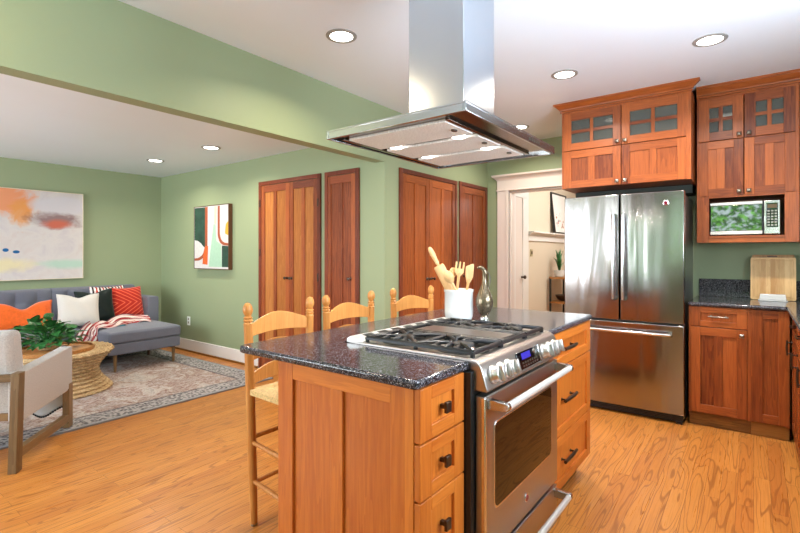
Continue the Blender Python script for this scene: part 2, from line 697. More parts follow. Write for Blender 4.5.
# ================================================================ the setting
def slab(name, boxes, mat, **kw):
    b = MB()
    for q in boxes:
        b.box(*q)
    return struct(b.build(name, mat, **kw))


def wall_x(x0, x1, y0, y1, z0, z1, holes):
    """boxes of a wall lying along Y with rectangular holes (ya, yb, za, zb)"""
    out, y = [], y0
    for ya, yb, za, zb in sorted(holes):
        out.append((x0, x1, y, ya, z0, z1))
        if za > z0:
            out.append((x0, x1, ya, yb, z0, za))
        out.append((x0, x1, ya, yb, zb, z1))
        y = yb
    out.append((x0, x1, y, y1, z0, z1))
    return out


ZC, ZL, YH, YH2, ZH = 2.607, 2.369, 2.638, 2.752, 2.115
XL, XW, XC = 3.259, 5.29, 4.80
slab('floor', [(-2.4, 9.0, -.95, 6.82, -.06, 0)], M['floor'])
slab('ceiling', [(-2.4, 5.39, -.95, YH, ZC, ZC + .06)], M['ceil'])
slab('ceiling', [(-2.4, XL, YH2, 6.82, ZL, ZL + .06)], M['ceil'])
slab('wall_header', [(-2.4, XL, YH, YH2, ZH, ZC)], M['green'])
slab('wall_back', [(-2.4, XL + .1, 6.72, 6.82, 0, ZL)], M['green'])
slab('wall_right', [(XL, XL + .1, YH + .1, 6.72, 0, ZL), (XL, XW + .1, YH, YH + .1, 0, ZC)], M['green'])
slab('wall_door', wall_x(XW, XW + .1, 1.38, YH, 0, ZC, [(1.52, 2.347, 0, 2.04)]), M['green'])
slab('wall_kitchen', [(XC, XC + .1, -.85, 1.38, 0, ZC), (XC + .1, XW, 1.28, 1.38, 0, ZC)], M['green'])
b = MB()
for q in wall_x(-.85, -.95, -2.4, 4.9, 0, ZC, [(.75, 2.75, 1.12, 2.12)]):
    b.box(q[2], q[3], q[0], q[1], q[4], q[5])
struct(b.build('wall_side', M['green']))
slab('wall_left', wall_x(-2.4, -2.3, -.85, 6.72, 0, ZC, [(-.62, .82, 1.1, 2.4), (1.05, 2.45, .03, 2.1), (3.4, 6.1, .7, 2.1)]), M['green'])
for i, (a, c, z0, z1) in enumerate([(-.62, .82, 1.1, 2.4), (1.05, 2.45, .03, 2.1), (3.4, 6.1, .7, 2.1)]):
    b = MB()
    for y0, y1, q0, q1 in ((a, a + .05, z0, z1), (c - .05, c, z0, z1), (a, c, z0, z0 + .05), (a, c, z1 - .05, z1)):
        b.box(-2.39, -2.29, y0, y1, q0, q1)
    struct(b.build('window_%d' % (i + 1), M['trim']))
b = MB()
for x0, x1, q0, q1 in ((.75, .8, 1.12, 2.12), (2.7, 2.75, 1.12, 2.12), (.75, 2.75, 1.12, 1.17), (.75, 2.75, 2.07, 2.12), (1.73, 1.77, 1.12, 2.12)):
    b.box(x0, x1, -.94, -.84, q0, q1)
struct(b.build('window_4', M['trim']))
# baseboards with an oak shoe
def baseboard(name, boxes, shoe):
    b = MB()
    for q in boxes:
        b.box(*q)
    b.mat = 1
    for q in shoe:
        b.box(*q)
    struct(b.build(name, [M['trim'], M['toe_oak']], bevel=.004))


baseboard('baseboard_right', [(XL - .016, XL, 4.46, 6.72, .0, .155)], [(XL - .034, XL - .016, 4.46, 6.70, 0, .022)])
baseboard('baseboard_back', [(-2.3, XL - .02, 6.704, 6.72, 0, .155)], [(-2.3, XL - .04, 6.686, 6.704, 0, .022)])
# hall beyond the doorway
slab('wall_hall', [(XW + .1, 8.7, 2.45, 2.55, 0, 2.5), (8.6, 8.7, .5, 2.45, 0, 2.5), (XW + .1, 8.7, .4, .5, 0, 2.5)], M['cream'])
slab('ceiling_hall', [(XW + .1, 8.7, .4, 2.55, 2.5, 2.56)], M['ceil'])
# doorway casing (kitchen side) with a crown cap
b = MB()
F = FX(XW, 2.497)
b.ob(F, 0, .15, 0, 2.055, 0, .022)
b.ob(F, .115, .15, 0, 2.05, 0, .034)
b.ob(F, .955, 1.125, 0, 2.055, 0, .022)
b.ob(F, 0, 1.125, 2.05, 2.185, 0, .026)
b.ob(F, -.01, 1.125, 2.045, 2.062, 0, .034)
b.loft([[F(-d, z, 0), F(-d, z, n), F(1.125, z, n), F(1.125, z, 0)] for d, z, n in ((0, 2.165, .026), (.012, 2.18, .032), (.03, 2.2, .05), (.05, 2.215, .075), (.055, 2.236, .08))])
b.box(XW - .002, XW + .102, 2.325, 2.349, 0, 2.04)
b.box(XW - .002, XW + .102, 1.518, 1.54, 0, 2.04)
b.box(XW - .002, XW + .102, 1.52, 2.347, 2.02, 2.042)
struct(b.build('trim_1', M['trim_warm'], bevel=.003))
# white door and casing in the hall, plate rail on the hall wall
d = sempty('door_5', (5.87, 2.45, 0))
F = FY(2.45, 0)
b = MB()
b.ob(F, 5.50, 5.66, 0, 2.1, 0, .025)
b.ob(F, 5.90, 6.09, 0, 2.1, 0, .025)
b.ob(F, 5.50, 6.09, 2.02, 2.15, 0, .027)
b.build('casing', M['trim'], d, bevel=.004)
b = MB()
b.ob(F, 5.661, 5.899, .01, 2.019, 0, .012)
b.build('door_leaf', M['trim_warm'], d)
b = MB()
b.cyl(F(5.875, .98, .012), F(5.875, .98, .05), .012)
b.ell(F(5.875, .98, .06), .025, .02, .025)
b.build('door_handle', M['bronze'], d)
b = MB()
b.ob(F, 6.10, 8.6, 1.462, 1.575, 0, .022)
b.loft([[F(6.095, z, 0), F(6.095, z, n), F(8.6, z, n), F(8.6, z, 0)] for z, n in ((1.535, .024), (1.555, .05), (1.575, .07))])
b.ob(F, 6.09, 8.6, 1.572, 1.592, 0, .10)
struct(b.build('trim_2', M['trim'], bevel=.003))


# ---------------------------------------------------------------- shaker fronts
def shaker(b, F, u0, u1, v0, v1, t=.021, st=.055, mull=(), rt=None, rb=None, n0=0, pm=0, dep=.015, glass=None, top_mat=None):
    rt = st if rt is None else rt
    rb = st if rb is None else rb
    b.mat = 0
    b.ob(F, u0, u0 + st, v0, v1, n0, n0 + t)
    b.ob(F, u1 - st, u1, v0, v1, n0, n0 + t)
    b.mat = 1
    b.ob(F, u0 + st, u1 - st, v1 - rt, v1, n0, n0 + t)
    b.ob(F, u0 + st, u1 - st, v0, v0 + rb, n0, n0 + t)
    if glass:
        uc, vc, w = (u0 + u1) / 2, (v0 + rb + v1 - rt) / 2, .013
        b.ob(F, u0 + st, u1 - st, vc - w, vc + w, n0, n0 + t * .9)
        b.mat = 0
        b.ob(F, uc - w, uc + w, v0 + rb, v1 - rt, n0, n0 + t * .95)
    else:
        e = [u0 + st] + [x for q in mull for x in (q - st / 2 + .004, q + st / 2 - .004)] + [u1 - st]
        b.mat = 0
        for q in mull:
            b.ob(F, q - st / 2 + .004, q + st / 2 - .004, v0 + rb, v1 - rt, n0, n0 + t * .97)
        b.mat = pm
        for i in range(0, len(e), 2):
            b.ob(F, e[i] - .002, e[i + 1] + .002, v0 + rb - .002, v1 - rt + .002, n0, n0 + t - dep)
    b.mat = 0


def bx(name, F, u0, u1, v0, v1, n0, n1, mat, parent, bevel=.002):
    b = MB()
    b.ob(F, u0, u1, v0, v1, n0, n1)
    return b.build(name, mat, parent, bevel=bevel)


def knob_oval(F, u, v, n, parent, name='knob'):
    b = MB()
    b.lathe([(.016, 0), (.014, .004), (.007, .008), (.007, .02), (.013, .026), (.017, .034), (.013, .041), (.002, .044)], F(u, v, n), F.n, 16)
    return b.build(name, M['bronze'], parent)


def knob_pyramid(F, u, v, n, parent, mat=None):
    b = MB()
    b.cyl(F(u, v, n), F(u, v, n + .016), .007, .006, 12)
    r = .0145
    sq = lambda q, h: [F(u - q, v - q, n + h), F(u + q, v - q, n + h), F(u + q, v + q, n + h), F(u - q, v + q, n + h)]
    b.loft([sq(.010, .014), sq(r, .018), sq(r, .022), sq(.003, .030)])
    return b.build('knob', mat or M['pewter'], parent, bevel=.0012)


def pull_block(F, u, v, n, parent):
    b = MB()
    b.ob(F, u - .007, u + .007, v - .007, v + .007, n, n + .022)
    b.ob(F, u - .014, u + .014, v - .017, v + .017, n + .020, n + .031)
    return b.build('pull', M['bronze'], parent, bevel=.002)


def pull_bar(F, u, v, n, parent, mat, half=.05, vert=False, r=.0055):
    b = MB()
    P = (lambda a, h: F(u, v + a, n + h)) if vert else (lambda a, h: F(u + a, v, n + h))
    for a in (-half * .72, half * .72):
        b.cyl(P(a, 0), P(a, .026), .005, .0045, 10)
        b.cyl(P(a, 0), P(a, .003), .0085, .0085, 12)
    b.tube([P(-half, .027), P(-half * .5, .029), P(0, .030), P(half * .5, .029), P(half, .027)], [r * .9, r, r * 1.1, r, r * .9], 10)
    return b.build('pull', mat, parent)


# ---------------------------------------------------------------- closet doors
def closet(name, F, w, leaves, h, mats, panel_mat, knobs, hinges=()):
    d = sempty(name, F(w / 2, 0, 0))
    cs = .042
    b = MB()
    b.ob(F, 0, cs, .0, h, 0, .022)
    b.ob(F, w - cs, w, .0, h, 0, .022)
    b.ob(F, cs, w - cs, h - cs, h, 0, .0215)
    b.build('casing', M['frame_red'], d, bevel=.002)
    for u0, u1 in leaves:
        b = MB()
        st = .058 if u1 - u0 > .4 else .05
        shaker(b, F, u0, u1, .012, h - cs - .004, .016, st, [(u0 + u1) / 2], .075, .13, 0, 2, .010)
        b.build('door_leaf', [mats[0], mats[1], panel_mat], d, bevel=.0015)
    for u, z in knobs:
        k = knob_oval(F, u, z, .016, d, 'door_handle')
    for u, z in hinges:
        bx('hinge', F, u - .008, u + .008, z - .04, z + .04, .014, .027, M['bronze'], d)
    return d


red = (M['red_v'], M['red_h'])
closet('door_1', FX(XL, 4.444), .996, [(.045, .520), (.524, .951)], 2.09, (M['red_v'], M['red_h']), M['yel_v'], [(.485, 1.03), (.560, 1.03)], [(.03, .55), (.03, 1.30), (.03, 1.85), (.966, 1.05), (.966, 1.80)])
closet('door_2', FX(XL, 3.384), .452, [(.030, .405)], 2.09, red, M['red_v'], [(.345, 1.05)])
closet('door_3', FY(YH, 3.466), 1.054, [(.045, .495), (.499, 1.009)], 2.09, (M['cab_v'], M['cab_h']), M['cab_v'], [(.452, 1.035), (.542, 1.035)])
closet('door_4', FY(YH, 4.575), .675, [(.05, .63)], 2.1, (M['cab_v'], M['cab_h']), M['cab_v'], [(.09, 1.035)])

# ---------------------------------------------------------------- recessed lights
def downlight(x, y, z, label, watts, tint=(1, .90, .76)):
    t = thing('recessed_light', label, 'ceiling light', (x, y, z), 'recessed ceiling lights')
    b = MB()
    b.lathe([(.068, 0.001), (.070, -.006), (.092, -.004), (.094, 0.001)], (x, y, z), (0, 0, 1), 40, False)
    b.build('trim_ring', M['ring'], t)
    b = MB()
    b.lathe([(.069, -.003), (.069, .0005)], (x, y, z), (0, 0, 1), 32)
    b.build('lens', M['bulb'], t)
    o = lamp('bulb', 'AREA', (0, 0, -.02), watts, tint, (0, 0, -1), shape='DISK', size=.13)
    o.data.spread = 2.6
    o.parent = t


downlight(2.047, 1.992, ZC, 'round recessed ceiling light above the back of the island, beside the green header', 10, (1, .86, .64))
for x_ in (.05,):
    lp = lamp('header_downlight', 'AREA', (x_, 2.36, ZC - .02), 7, (1, .80, .54), (0, 0, -1), shape='DISK', size=.13)
downlight(3.473, 1.110, ZC, 'round recessed ceiling light in front of the cabinet over the refrigerator', 12)
downlight(3.456, .216, ZC, 'round recessed ceiling light in the pale glare near the microwave cabinet', 14)
downlight(4.64, 1.942, ZC, 'round recessed ceiling light half hidden behind the range hood rim', 9)
downlight(2.62, 5.538, ZL, 'recessed living room ceiling light nearest the far green corner', 8)
downlight(2.64, 4.408, ZL, 'recessed living room ceiling light nearest the wooden closet doors', 8)

# ================================================================ island
CT, CB = .927, .899
XI, YI = 1.11, .79
T = .022
u = thing('island_cabinet', 'honey cherry island end cabinet with panelled end and stacked small drawers', 'cabinet', (1.24, 1.1, 0))
b = MB()
b.box(XI + .02, 1.366, YI, 1.385, .10, CB)
b.build('carcass', M['isl_v'], u)
F = FX(XI + .02, 1.405)
b = MB()
W_ = 1.405 - YI
b.mat = 0
e0 = 1.405
ys = [e0 - q for q in (1.405, 1.325, 1.132, 1.077, .877, .822)]
b.ob(F, 0, ys[1], .0, CB, 0, .020)
b.ob(F, ys[2], ys[3], .12, CB - .062, 0, .0195)
b.ob(F, ys[4], ys[5], .0, CB, 0, .0195)
b.ob(F, ys[5], W_, .0, CB, 0, .0215)
b.ob(F, ys[1] - .001, ys[2] + .001, .11, CB - .06, 0, .010)
b.ob(F, ys[3] - .001, ys[4] + .001, .11, CB - .06, 0, .010)
b.mat = 1
b.ob(F, ys[1], ys[4], CB - .062, CB, 0, .0192)
b.ob(F, ys[1], ys[4], 0, .12, 0, .0192)
b.build('end_panel', [M['isl_v'], M['isl_h']], u, bevel=.0015)
F = FY(YI, XI)
for z0, z1 in ((.737, CB - .004), (.568, .731), (.345, .562), (.115, .339)):
    b = MB()
    shaker(b, F, .002, .259, z0, z1, T, .062, (), .040, .040, 0, 0, .011)
    dr = b.build('drawer', [M['isl_v'], M['isl_h']], u, bevel=.002)
    pull_block(F, .132, (z0 + z1) / 2, T - .011, dr)
bx('toe_kick', F, .02, .256, 0, .10, -.06, -.045, M['toe_oak'], u)

u = thing('island_cabinet', 'honey cherry island drawer cabinet at the far side of the range, with long bar pulls', 'cabinet', (2.49, 1.1, 0))
b = MB()
b.box(2.122, 2.874, YI, 1.385, .10, CB)
b.build('carcass', M['isl_v'], u)
F = FY(YI, 2.122)
for z0, z1 in ((.725, CB - .004), (.380, .719), (.115, .374)):
    b = MB()
    shaker(b, F, .002, .750, z0, z1, T, .066, (), .045, .045, 0, 0, .011)
    dr = b.build('drawer', [M['isl_v'], M['isl_h']], u, bevel=.002)
    pull_bar(F, .34, (z0 + z1) / 2, T - .011, dr, M['bronze'], .095, False, .009)
bx('toe_kick', F, .0, .71, 0, .10, -.06, -.045, M['toe_oak'], u)
u = thing('island_back_panel', 'honey cherry panel closing the seating side of the island, behind the range', 'panel', (1.99, 1.40, 0))
F = FP(1.387, 2.874)
b = MB()
shaker(b, F, 0, 2.874 - 1.132, .0, CB, .018, .07, [.45, .87, 1.3], .07, .12)
b.build('panel_frame', [M['isl_v'], M['isl_h']], u, bevel=.0015)

# countertop: a U around the range, with rounded corners and a bullnose edge
def rounded(pts, rad, seg=6):
    out = []
    k = len(pts)
    for i, p in enumerate(pts):
        r = rad[i]
        if r <= 0:
            out.append(p)
            continue
        p = Vector(p)
        a, c = Vector(pts[i - 1]), Vector(pts[(i + 1) % k])
        da, dc = (a - p).normalized(), (c - p).normalized()
        for j in range(seg + 1):
            t = j / seg
            q0, q1 = p + da * r, p + dc * r
            q = q0 * (1 - t) ** 2 + p * 2 * t * (1 - t) + q1 * t * t
            out.append((q.x, q.y))
    return out


pts = rounded([(1.085, .762), (1.397, .762), (1.397, 1.335), (2.122, 1.335), (2.122, .762), (2.915, .762), (2.915, 1.635), (1.085, 1.635)], [.020, .012, 0, 0, .012, .035, .05, .045])
b = MB()
b.prism(WORLD, pts, CB, CT)
o = b.build('island_countertop', M['granite'], None, bevel=.0125, seg=4)
tag(o, 'speckled dark granite worktop of the island, with rounded edges around the range', 'countertop')

# ================================================================ range
R = thing('gas_range', 'stainless steel slide-in gas range set into the granite island', 'range', (1.73, 1.0, 0))
X0, X1 = 1.401, 2.116
b = MB()
b.box(1.374, X1 - .006, .745, 1.318, .06, .896)
b.build('body', M['black'], R, bevel=.002)
F = FY(0, 0)
# cooktop pan
b = MB()
b.prism(Fr((0, 0, 0), (0, 1, 0), (0, 0, 1), (1, 0, 0)), [(.75, .895), (.733, .918), (.740, .931), (.758, .935), (1.30, .935), (1.318, .931), (1.318, .895)], X0 - .004, X1 + .004)
b.build('cooktop', M['steel_range'], R, bevel=.003)
b = MB()
b.prism(Fr((0, 0, 0), (0, 1, 0), (0, 0, 1), (1, 0, 0)), [(1.250, .9345), (1.262, .944), (1.312, .954), (1.330, .943), (1.330, .9275)], X0 - .004, X1 + .006)
vs = b.build('vent_strip', M['strip'], R, bevel=.003)
for i in range(7):
    x = X0 + .06 + i * .094
    b = MB()
    b.ob(Fr((0, 1.262, .944), (1, 0, 0), (0, 1, .2), (0, -.2, 1)), x, x + .058, .008, .040, -.004, .001)
    b.build('vent_slot', M['black'], vs)
# control panel
FPn = Fr((X0 - .006, .682, .832), (1, 0, 0), Vector((0, .030, .104)).normalized(), Vector((0, -.104, .030)).normalized())
b = MB()
Fp = Fr((0, 0, 0), (0, 1, 0), (0, 0, 1), (1, 0, 0))
b.prism(Fp, [(.760, .832), (.700, .832), (.696, .838), (.718, .908), (.725, .920), (.740, .931), (.760, .935)], X0 - .006, X1 + .006)
cp = b.build('control_panel', M['steel_range'], R, bevel=.004, seg=3)
FPn = Fr((X0 - .004, .697, .838), (1, 0, 0), Vector((0, .022, .08)).normalized(), Vector((0, -.08, .022)).normalized())
dp = bx('display', FPn, .268, .482, .012, .076, 0, .004, M['black_gloss'], cp, .001)
bx('display_bezel', FPn, .482, .490, .008, .080, 0, .005, M['chrome'], cp, .001)
bx('screen', FPn, .310, .395, .046, .070, .004, .0048, M['lcd'], dp, 0)
for i in range(7):
    for j in range(2):
        bx('button', FPn, .305 + i * .023, .320 + i * .023, .018 + j * .012, .025 + j * .012, .004, .0048, M['pewter'], dp, 0)
b = MB()
b.ell(FPn(.435, .060, .004), .012, .002, .010)
b.build('dial', M['pewter'], dp)
for x in (.060, .122, .184, .540, .600, .660):
    b = MB()
    o_ = FPn(x, .042, 0)
    b.lathe([(.031, 0), (.031, .006), (.027, .010), (.026, .030), (.024, .034)], o_, FPn.n, 24)
    b.ob(Fr(o_, FPn.u, FPn.v, FPn.n), -.007, .007, -.025, .025, .033, .048)
    b.build('knob', M['knob_steel'], cp, bevel=.002)
# oven door
F = FY(.722, 0)
b = MB()
b.prism(F, rounded([(X0, .268), (X1, .268), (X1, .815), (X0, .815)], [.006] * 4, 3), -.022, .014)
od = b.build('oven_door', M['steel_range'], R, bevel=.006, seg=3)
b = MB()
b.prism(F, rounded([(1.468, .413), (2.032, .413), (2.032, .715), (1.468, .715)], [.028] * 4), .013, .0165)
b.build('window_bezel', M['chrome'], od, bevel=.001)
b = MB()
b.prism(F, rounded([(1.475, .420), (2.025, .420), (2.025, .708), (1.475, .708)], [.024] * 4), .016, .0175)
b.build('oven_window', M['oven_glass'], od)
b = MB()
b.ob(F, X0 - .003, X0 + .010, .268, .812, .0, .0165)
b.build('edge_strip', M['chrome'], od, bevel=.003)


def range_handle(F, z, xa, xb, n, parent):
    b = MB()
    b.cyl(F(xa + .012, z, n + .066), F(xb - .012, z, n + .066), .0125, .0125, 16)
    h = b.build('handle', M['strip'], parent)
    for x, sg in ((xa, 1), (xb, -1)):
        b = MB()
        Fh = Fr(F(x, z, n), F.n, F.v, F.u * sg)
        b.prism(Fh, rounded([(0, -.018), (.045, -.016), (.076, -.013), (.080, .0), (.076, .014), (.045, .016), (0, .018)], [0, .0, .008, .0, .008, .0, 0], 3), -.001, .022)
        b.build('handle_bracket', M['steel'], h, bevel=.003)
    return h


range_handle(F, .787, X0 + .018, X1 - .018, .012, od)
b = MB()
b.lathe([(.0175, 0), (.0175, .003), (.015, .005)], F(1.752, .338, .013), F.n, 28)
bd = b.build('badge', M['chrome'], od)
b = MB()
b.lathe([(.013, 0), (.012, .0015)], F(1.752, .338, .0178), F.n, 24)
b.build('badge_centre', plain('badge_maroon', (120, 26, 44), .25, .3), bd)
# warming drawer
b = MB()
b.prism(F, rounded([(X0, .075), (X1, .075), (X1, .250), (X0, .250)], [.006] * 4, 3), -.022, .012)
wd = b.build('warming_drawer', M['steel_range'], R, bevel=.005, seg=3)
range_handle(F, .222, X0 + .018, X1 - .018, .010, wd)
bx('kick_plate', F, X0 + .01, X1 - .01, 0, .058, -.06, -.03, M['black'], R)
# burners and grates
for x, y, r in ((1.525, .86, .040), (1.525, 1.12, .034), (1.985, .86, .036), (1.985, 1.12, .040)):
    b = MB()
    b.lathe([(r + .012, .935), (r + .010, .939), (r + .004, .942), (r, .949), (r * .9, .951)], (x, y, 0), (0, 0, 1), 28)
    bu = b.build('burner', M['steel'], R)
    b = MB()
    b.lathe([(.098, .9345), (.096, .9362), (.05, .9366)], (x, y, 0), (0, 0, 1), 32, False)
    b.build('burner_bowl', M['black_iron'], bu)
    b = MB()
    b.lathe([(r, .951), (r + .003, .954), (r * .96, .960), (r * .3, .962)], (x, y, 0), (0, 0, 1), 28)
    b.build('burner_cap', M['burner'], bu)


def grate(xa, xb, ya, yb, kind):
    b = MB()
    zt, zb = .954, .934
    w = .0078
    for y in (ya, yb):
        b.tube([(xa, y, zt), (xb, y, zt)], w, 6)
    for x in (xa, xb):
        b.tube([(x, ya, zt), (x, yb, zt)], w, 6)
    for x0_, x1_, y0_, y1_ in ((xa - .007, xb + .007, ya - .007, ya + .007), (xa - .007, xb + .007, yb - .007, yb + .007), (xa - .007, xa + .007, ya + .007, yb - .007), (xb - .007, xb + .007, ya + .007, yb - .007)):
        b.box(x0_, x1_, y0_, y1_, .945, zt)
    for x in (xa, xb):
        for y in (ya, (ya + yb) / 2, yb):
            b.tube([(x, y, .948), (x, y, zb)], [.009, .009], 6)
    xm, ym = (xa + xb) / 2, (ya + yb) / 2
    if kind == 'ring':
        b.tube([(xa, ym, zt), (xb, ym, zt)], w, 6)
        for yc in ((ya + ym) / 2, (yb + ym) / 2):
            for k in range(4):
                a = PI / 4 + k * PI / 2
                ex, ey = xm + math.copysign((xb - xa) / 2, math.cos(a)), yc + math.copysign((ym - ya) / 2, math.sin(a))
                sx, sy = xm + .026 * math.cos(a), yc + .026 * math.sin(a)
                b.tube([(ex, ey, zt), ((ex + sx) / 2, (ey + sy) / 2, zt + .006), (sx, sy, zt + .004), (sx, sy, zt - .004)], w * .95, 6)
            for yy in (yc - .045, yc + .045):
                for sgn, xe in ((1, xa), (-1, xb)):
                    b.tube([(xe, yy, zt), (xe + sgn * .04, yy, zt + .005), (xe + sgn * .05, yy, zt - .004)], w * .9, 6)
            b.tube([(xa, yc, zt), (xa + .055, yc, zt + .006), (xa + .075, yc, zt + .002)], w * .9, 6)
            b.tube([(xb, yc, zt), (xb - .055, yc, zt + .006), (xb - .075, yc, zt + .002)], w * .9, 6)
    else:
        for x in (xa + .035, xb - .035):
            b.tube([(x, ya, zt), (x, yb, zt)], w * .8, 6)
    g = b.build('grate', M['black_iron'], R, bevel=.0015)
    return g


grate(X0 + .020, X0 + .236, .765, 1.238, 'ring')
g = grate(X0 + .246, X1 - .246, .765, 1.238, 'flat')
grate(X1 - .236, X1 - .045, .765, 1.238, 'ring')
b = MB()
b.prism(WORLD, rounded([(X0 + .266, .790), (X1 - .266, .790), (X1 - .266, 1.190), (X0 + .266, 1.190)], [.02] * 4), .943, .957)
b.build('griddle', M['griddle'], R, bevel=.003)

# ================================================================ hood
Hd = thing('range_hood', 'stainless steel island range hood hanging from the ceiling above the range', 'range hood', (1.745, 1.05, ZC))
HX0, HX1, HY0, HY1, HZ = 1.327, 2.164, .737, 1.376, 1.750
b = MB()
# rim as an open tray: four sides and the top plate
w = .012
for q in ((HX0, HX1, HY0, HY0 + w), (HX0, HX1, HY1 - w, HY1), (HX0, HX0 + w, HY0 + w, HY1 - w), (HX1 - w, HX1, HY0 + w, HY1 - w)):
    b.box(q[0], q[1], q[2], q[3], HZ, HZ + .027)
b.box(HX0, HX1, HY0, HY1, HZ + .026, HZ + .034)
b.build('canopy', M['steel_hood'], Hd, bevel=.0015)
b = MB()
b.box(1.610, 1.880, .906, 1.170, HZ + .032, ZC)
b.build('chimney', M['steel_hood'], Hd, bevel=.002)
b = MB()
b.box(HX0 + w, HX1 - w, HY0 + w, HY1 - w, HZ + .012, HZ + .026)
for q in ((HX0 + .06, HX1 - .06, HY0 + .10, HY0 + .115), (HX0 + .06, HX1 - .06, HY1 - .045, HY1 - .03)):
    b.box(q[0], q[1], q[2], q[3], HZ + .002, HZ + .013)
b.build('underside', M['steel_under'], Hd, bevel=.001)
fw = .205
for i in range(3):
    x = HX0 + .075 + i * (fw + .041)
    b = MB()
    b.box(x, x + fw, HY0 + .125, HY1 - .055, HZ + .001, HZ + .012)
    fl = b.build('grease_filter', M['aluminium'], Hd, bevel=.002)
    b = MB()
    b.lathe([(.010, -.006), (.010, 0)], (x + fw * .55, HY0 + .155, HZ + .002), (0, 0, 1), 14, sx=1.5)
    b.build('latch', M['bronze'], fl)
for x in (HX0 + .075 + fw + .0205, HX0 + .075 + 2 * fw + .0615):
    for y in (HY0 + .20, HY1 - .125):
        b = MB()
        b.lathe([(.027, 0), (.027, -.010), (.022, -.012)], (x, y, HZ + .012), (0, 0, 1), 24)
        hl = b.build('hood_lamp', M['bulb2'], Hd)
        o = lamp('bulb', 'AREA', (x - 1.745, y - 1.05, HZ - .004 - ZC), 1.2, (1, .96, .9), (0, 0, -1), shape='DISK', size=.05)
        o.parent = Hd
for i in range(5):
    bx('button', FY(HY0, 0), 1.86 + i * .024, 1.874 + i * .024, HZ + .009, HZ + .020, -.001, .002, M['pewter'], Hd, 0)

# ================================================================ refrigerator
FR = thing('refrigerator', 'stainless steel french door refrigerator with bottom freezer, beneath the cherry cabinet', 'refrigerator', (4.45, .86, 0))
FXF = 4.06
b = MB()
b.box(4.135, 4.76, .418, 1.298, .03, 1.742)
b.build('body', plain('fridge_side_grey', (165, 165, 166), .28, .95), FR, bevel=.004)
bx('gasket', FX(4.118, 1.292), 0, .868, .075, 1.755, -.02, 0, M['black'], FR, 0)


def fdoor(name, ya, yb, z0, z1):
    """door with a gently bowed front"""
    F = FX(4.118, ya)
    wd_ = ya - yb
    prof = [(0, 0)] + [(.004 + (wd_ - .008) * t, .046 + .012 * (1 - (2 * ((ya - (.004 + (wd_ - .008) * t)) - .86) / .92) ** 2)) for t in [i / 14 for i in range(15)]] + [(wd_, 0)]
    b = MB()
    b.prism(Fr(F.o, F.u, F.n, F.v), prof, z0, z1)
    return b.build(name, M['steel_door'], FR, bevel=.005, seg=3), F


dl, _ = fdoor('fridge_door', 1.304, .862, .758, 1.765)
d_r, _ = fdoor('fridge_door', .858, .412, .758, 1.765)
dfz, _ = fdoor('freezer_drawer', 1.304, .412, .072, .742)
for y, dd in ((.896, dl), (.824, d_r)):
    b = MB()
    b.tube([(4.000, y, .925), (3.996, y, 1.1), (3.996, y, 1.42), (4.000, y, 1.60)], .0135, 14)
    h = b.build('door_handle', M['chrome'], dd)
    for z in (.930, 1.592):
        b = MB()
        b.prism(Fr((4.064, y, z), (-1, 0, 0), (0, 0, 1), (0, 1, 0)), rounded([(0, -.016), (.052, -.014), (.074, -.005), (.074, .006), (.052, .014), (0, .016)], [0, .004, .004, .004, .004, 0], 3), -.011, .011)
        b.build('handle_bracket', M['steel'], h, bevel=.002)
b = MB()
b.tube([(3.998, 1.22, .676), (3.994, .86, .676), (3.998, .50, .676)], .0115, 14)
h = b.build('drawer_handle', M['chrome'], dfz)
for y in (1.215, .505):
    b = MB()
    b.prism(Fr((4.066, y, .676), (-1, 0, 0), (0, 0, 1), (0, 1, 0)), rounded([(0, -.018), (.052, -.014), (.076, -.006), (.076, .006), (.052, .014), (0, .018)], [0, .004, .004, .004, .004, 0], 3), -.014, .014)
    b.build('handle_bracket', M['steel'], h, bevel=.002)
b = MB()
b.lathe([(.0215, 0), (.0215, .004), (.018, .006)], (4.066, .535, 1.675), (-1, 0, 0), 28)
bd = b.build('badge', M['chrome'], d_r)
b = MB()
b.lathe([(.014, 0), (.013, .002)], (4.0602, .535, 1.675), (-1, 0, 0), 24)
b.build('badge_centre', bpy.data.materials['badge_maroon'], bd)
b = MB()
b.box(4.10, 4.14, .425, 1.292, .012, .068)
for i in range(4):
    b.box(4.097, 4.10, .50, 1.22, .018 + i * .012, .024 + i * .012)
for y in (.45, 1.26):
    b.box(4.09, 4.14, y - .02, y + .02, 0, .02)
b.build('kick_grille', M['black'], FR)
for y in (.45, 1.26):
    b = MB()
    b.box(4.11, 4.20, y - .03, y + .03, 1.742, 1.765)
    b.build('hinge_cover', M['black'], FR, bevel=.003)

# ================================================================ wall cabinets
def glassmat():
    t = NT('cabinet_glass')
    t.set(lin(150, 152, 144), .05, 0, .6)
    t.b.inputs['Transmission Weight'].default_value = .75
    t.b.inputs['IOR'].default_value = 1.3
    return t.mat


M['cabglass'] = glassmat()


def crown(b, x, y0, y1, z0, z1, ret=None):
    prof = [(0, 0), (.012, .0), (.012, .012), (.004, .0125), (.004, .018), (.016, .0185), (.018, .027), (.030, .036), (.052, .058), (.052, .062), (.060, .0625), (.060, 1.0)]
    hh = z1 - z0
    rings = []
    for n, z in prof:
        zz = z0 + min(z, hh)
        rings.append((n, zz))
    lo = rings
    # front run with mitred returns at both ends
    L = [[(x, y1 + (0 if ret else n), z), (x - n, y1 + (0 if ret else n), z), (x - n, y0 - n, z), (x, y0 - n, z)] for n, z in lo]
    vs = [[Vector(p) for p in r] for r in L]
    b.loft(vs)
    for n, z in lo:
        pass


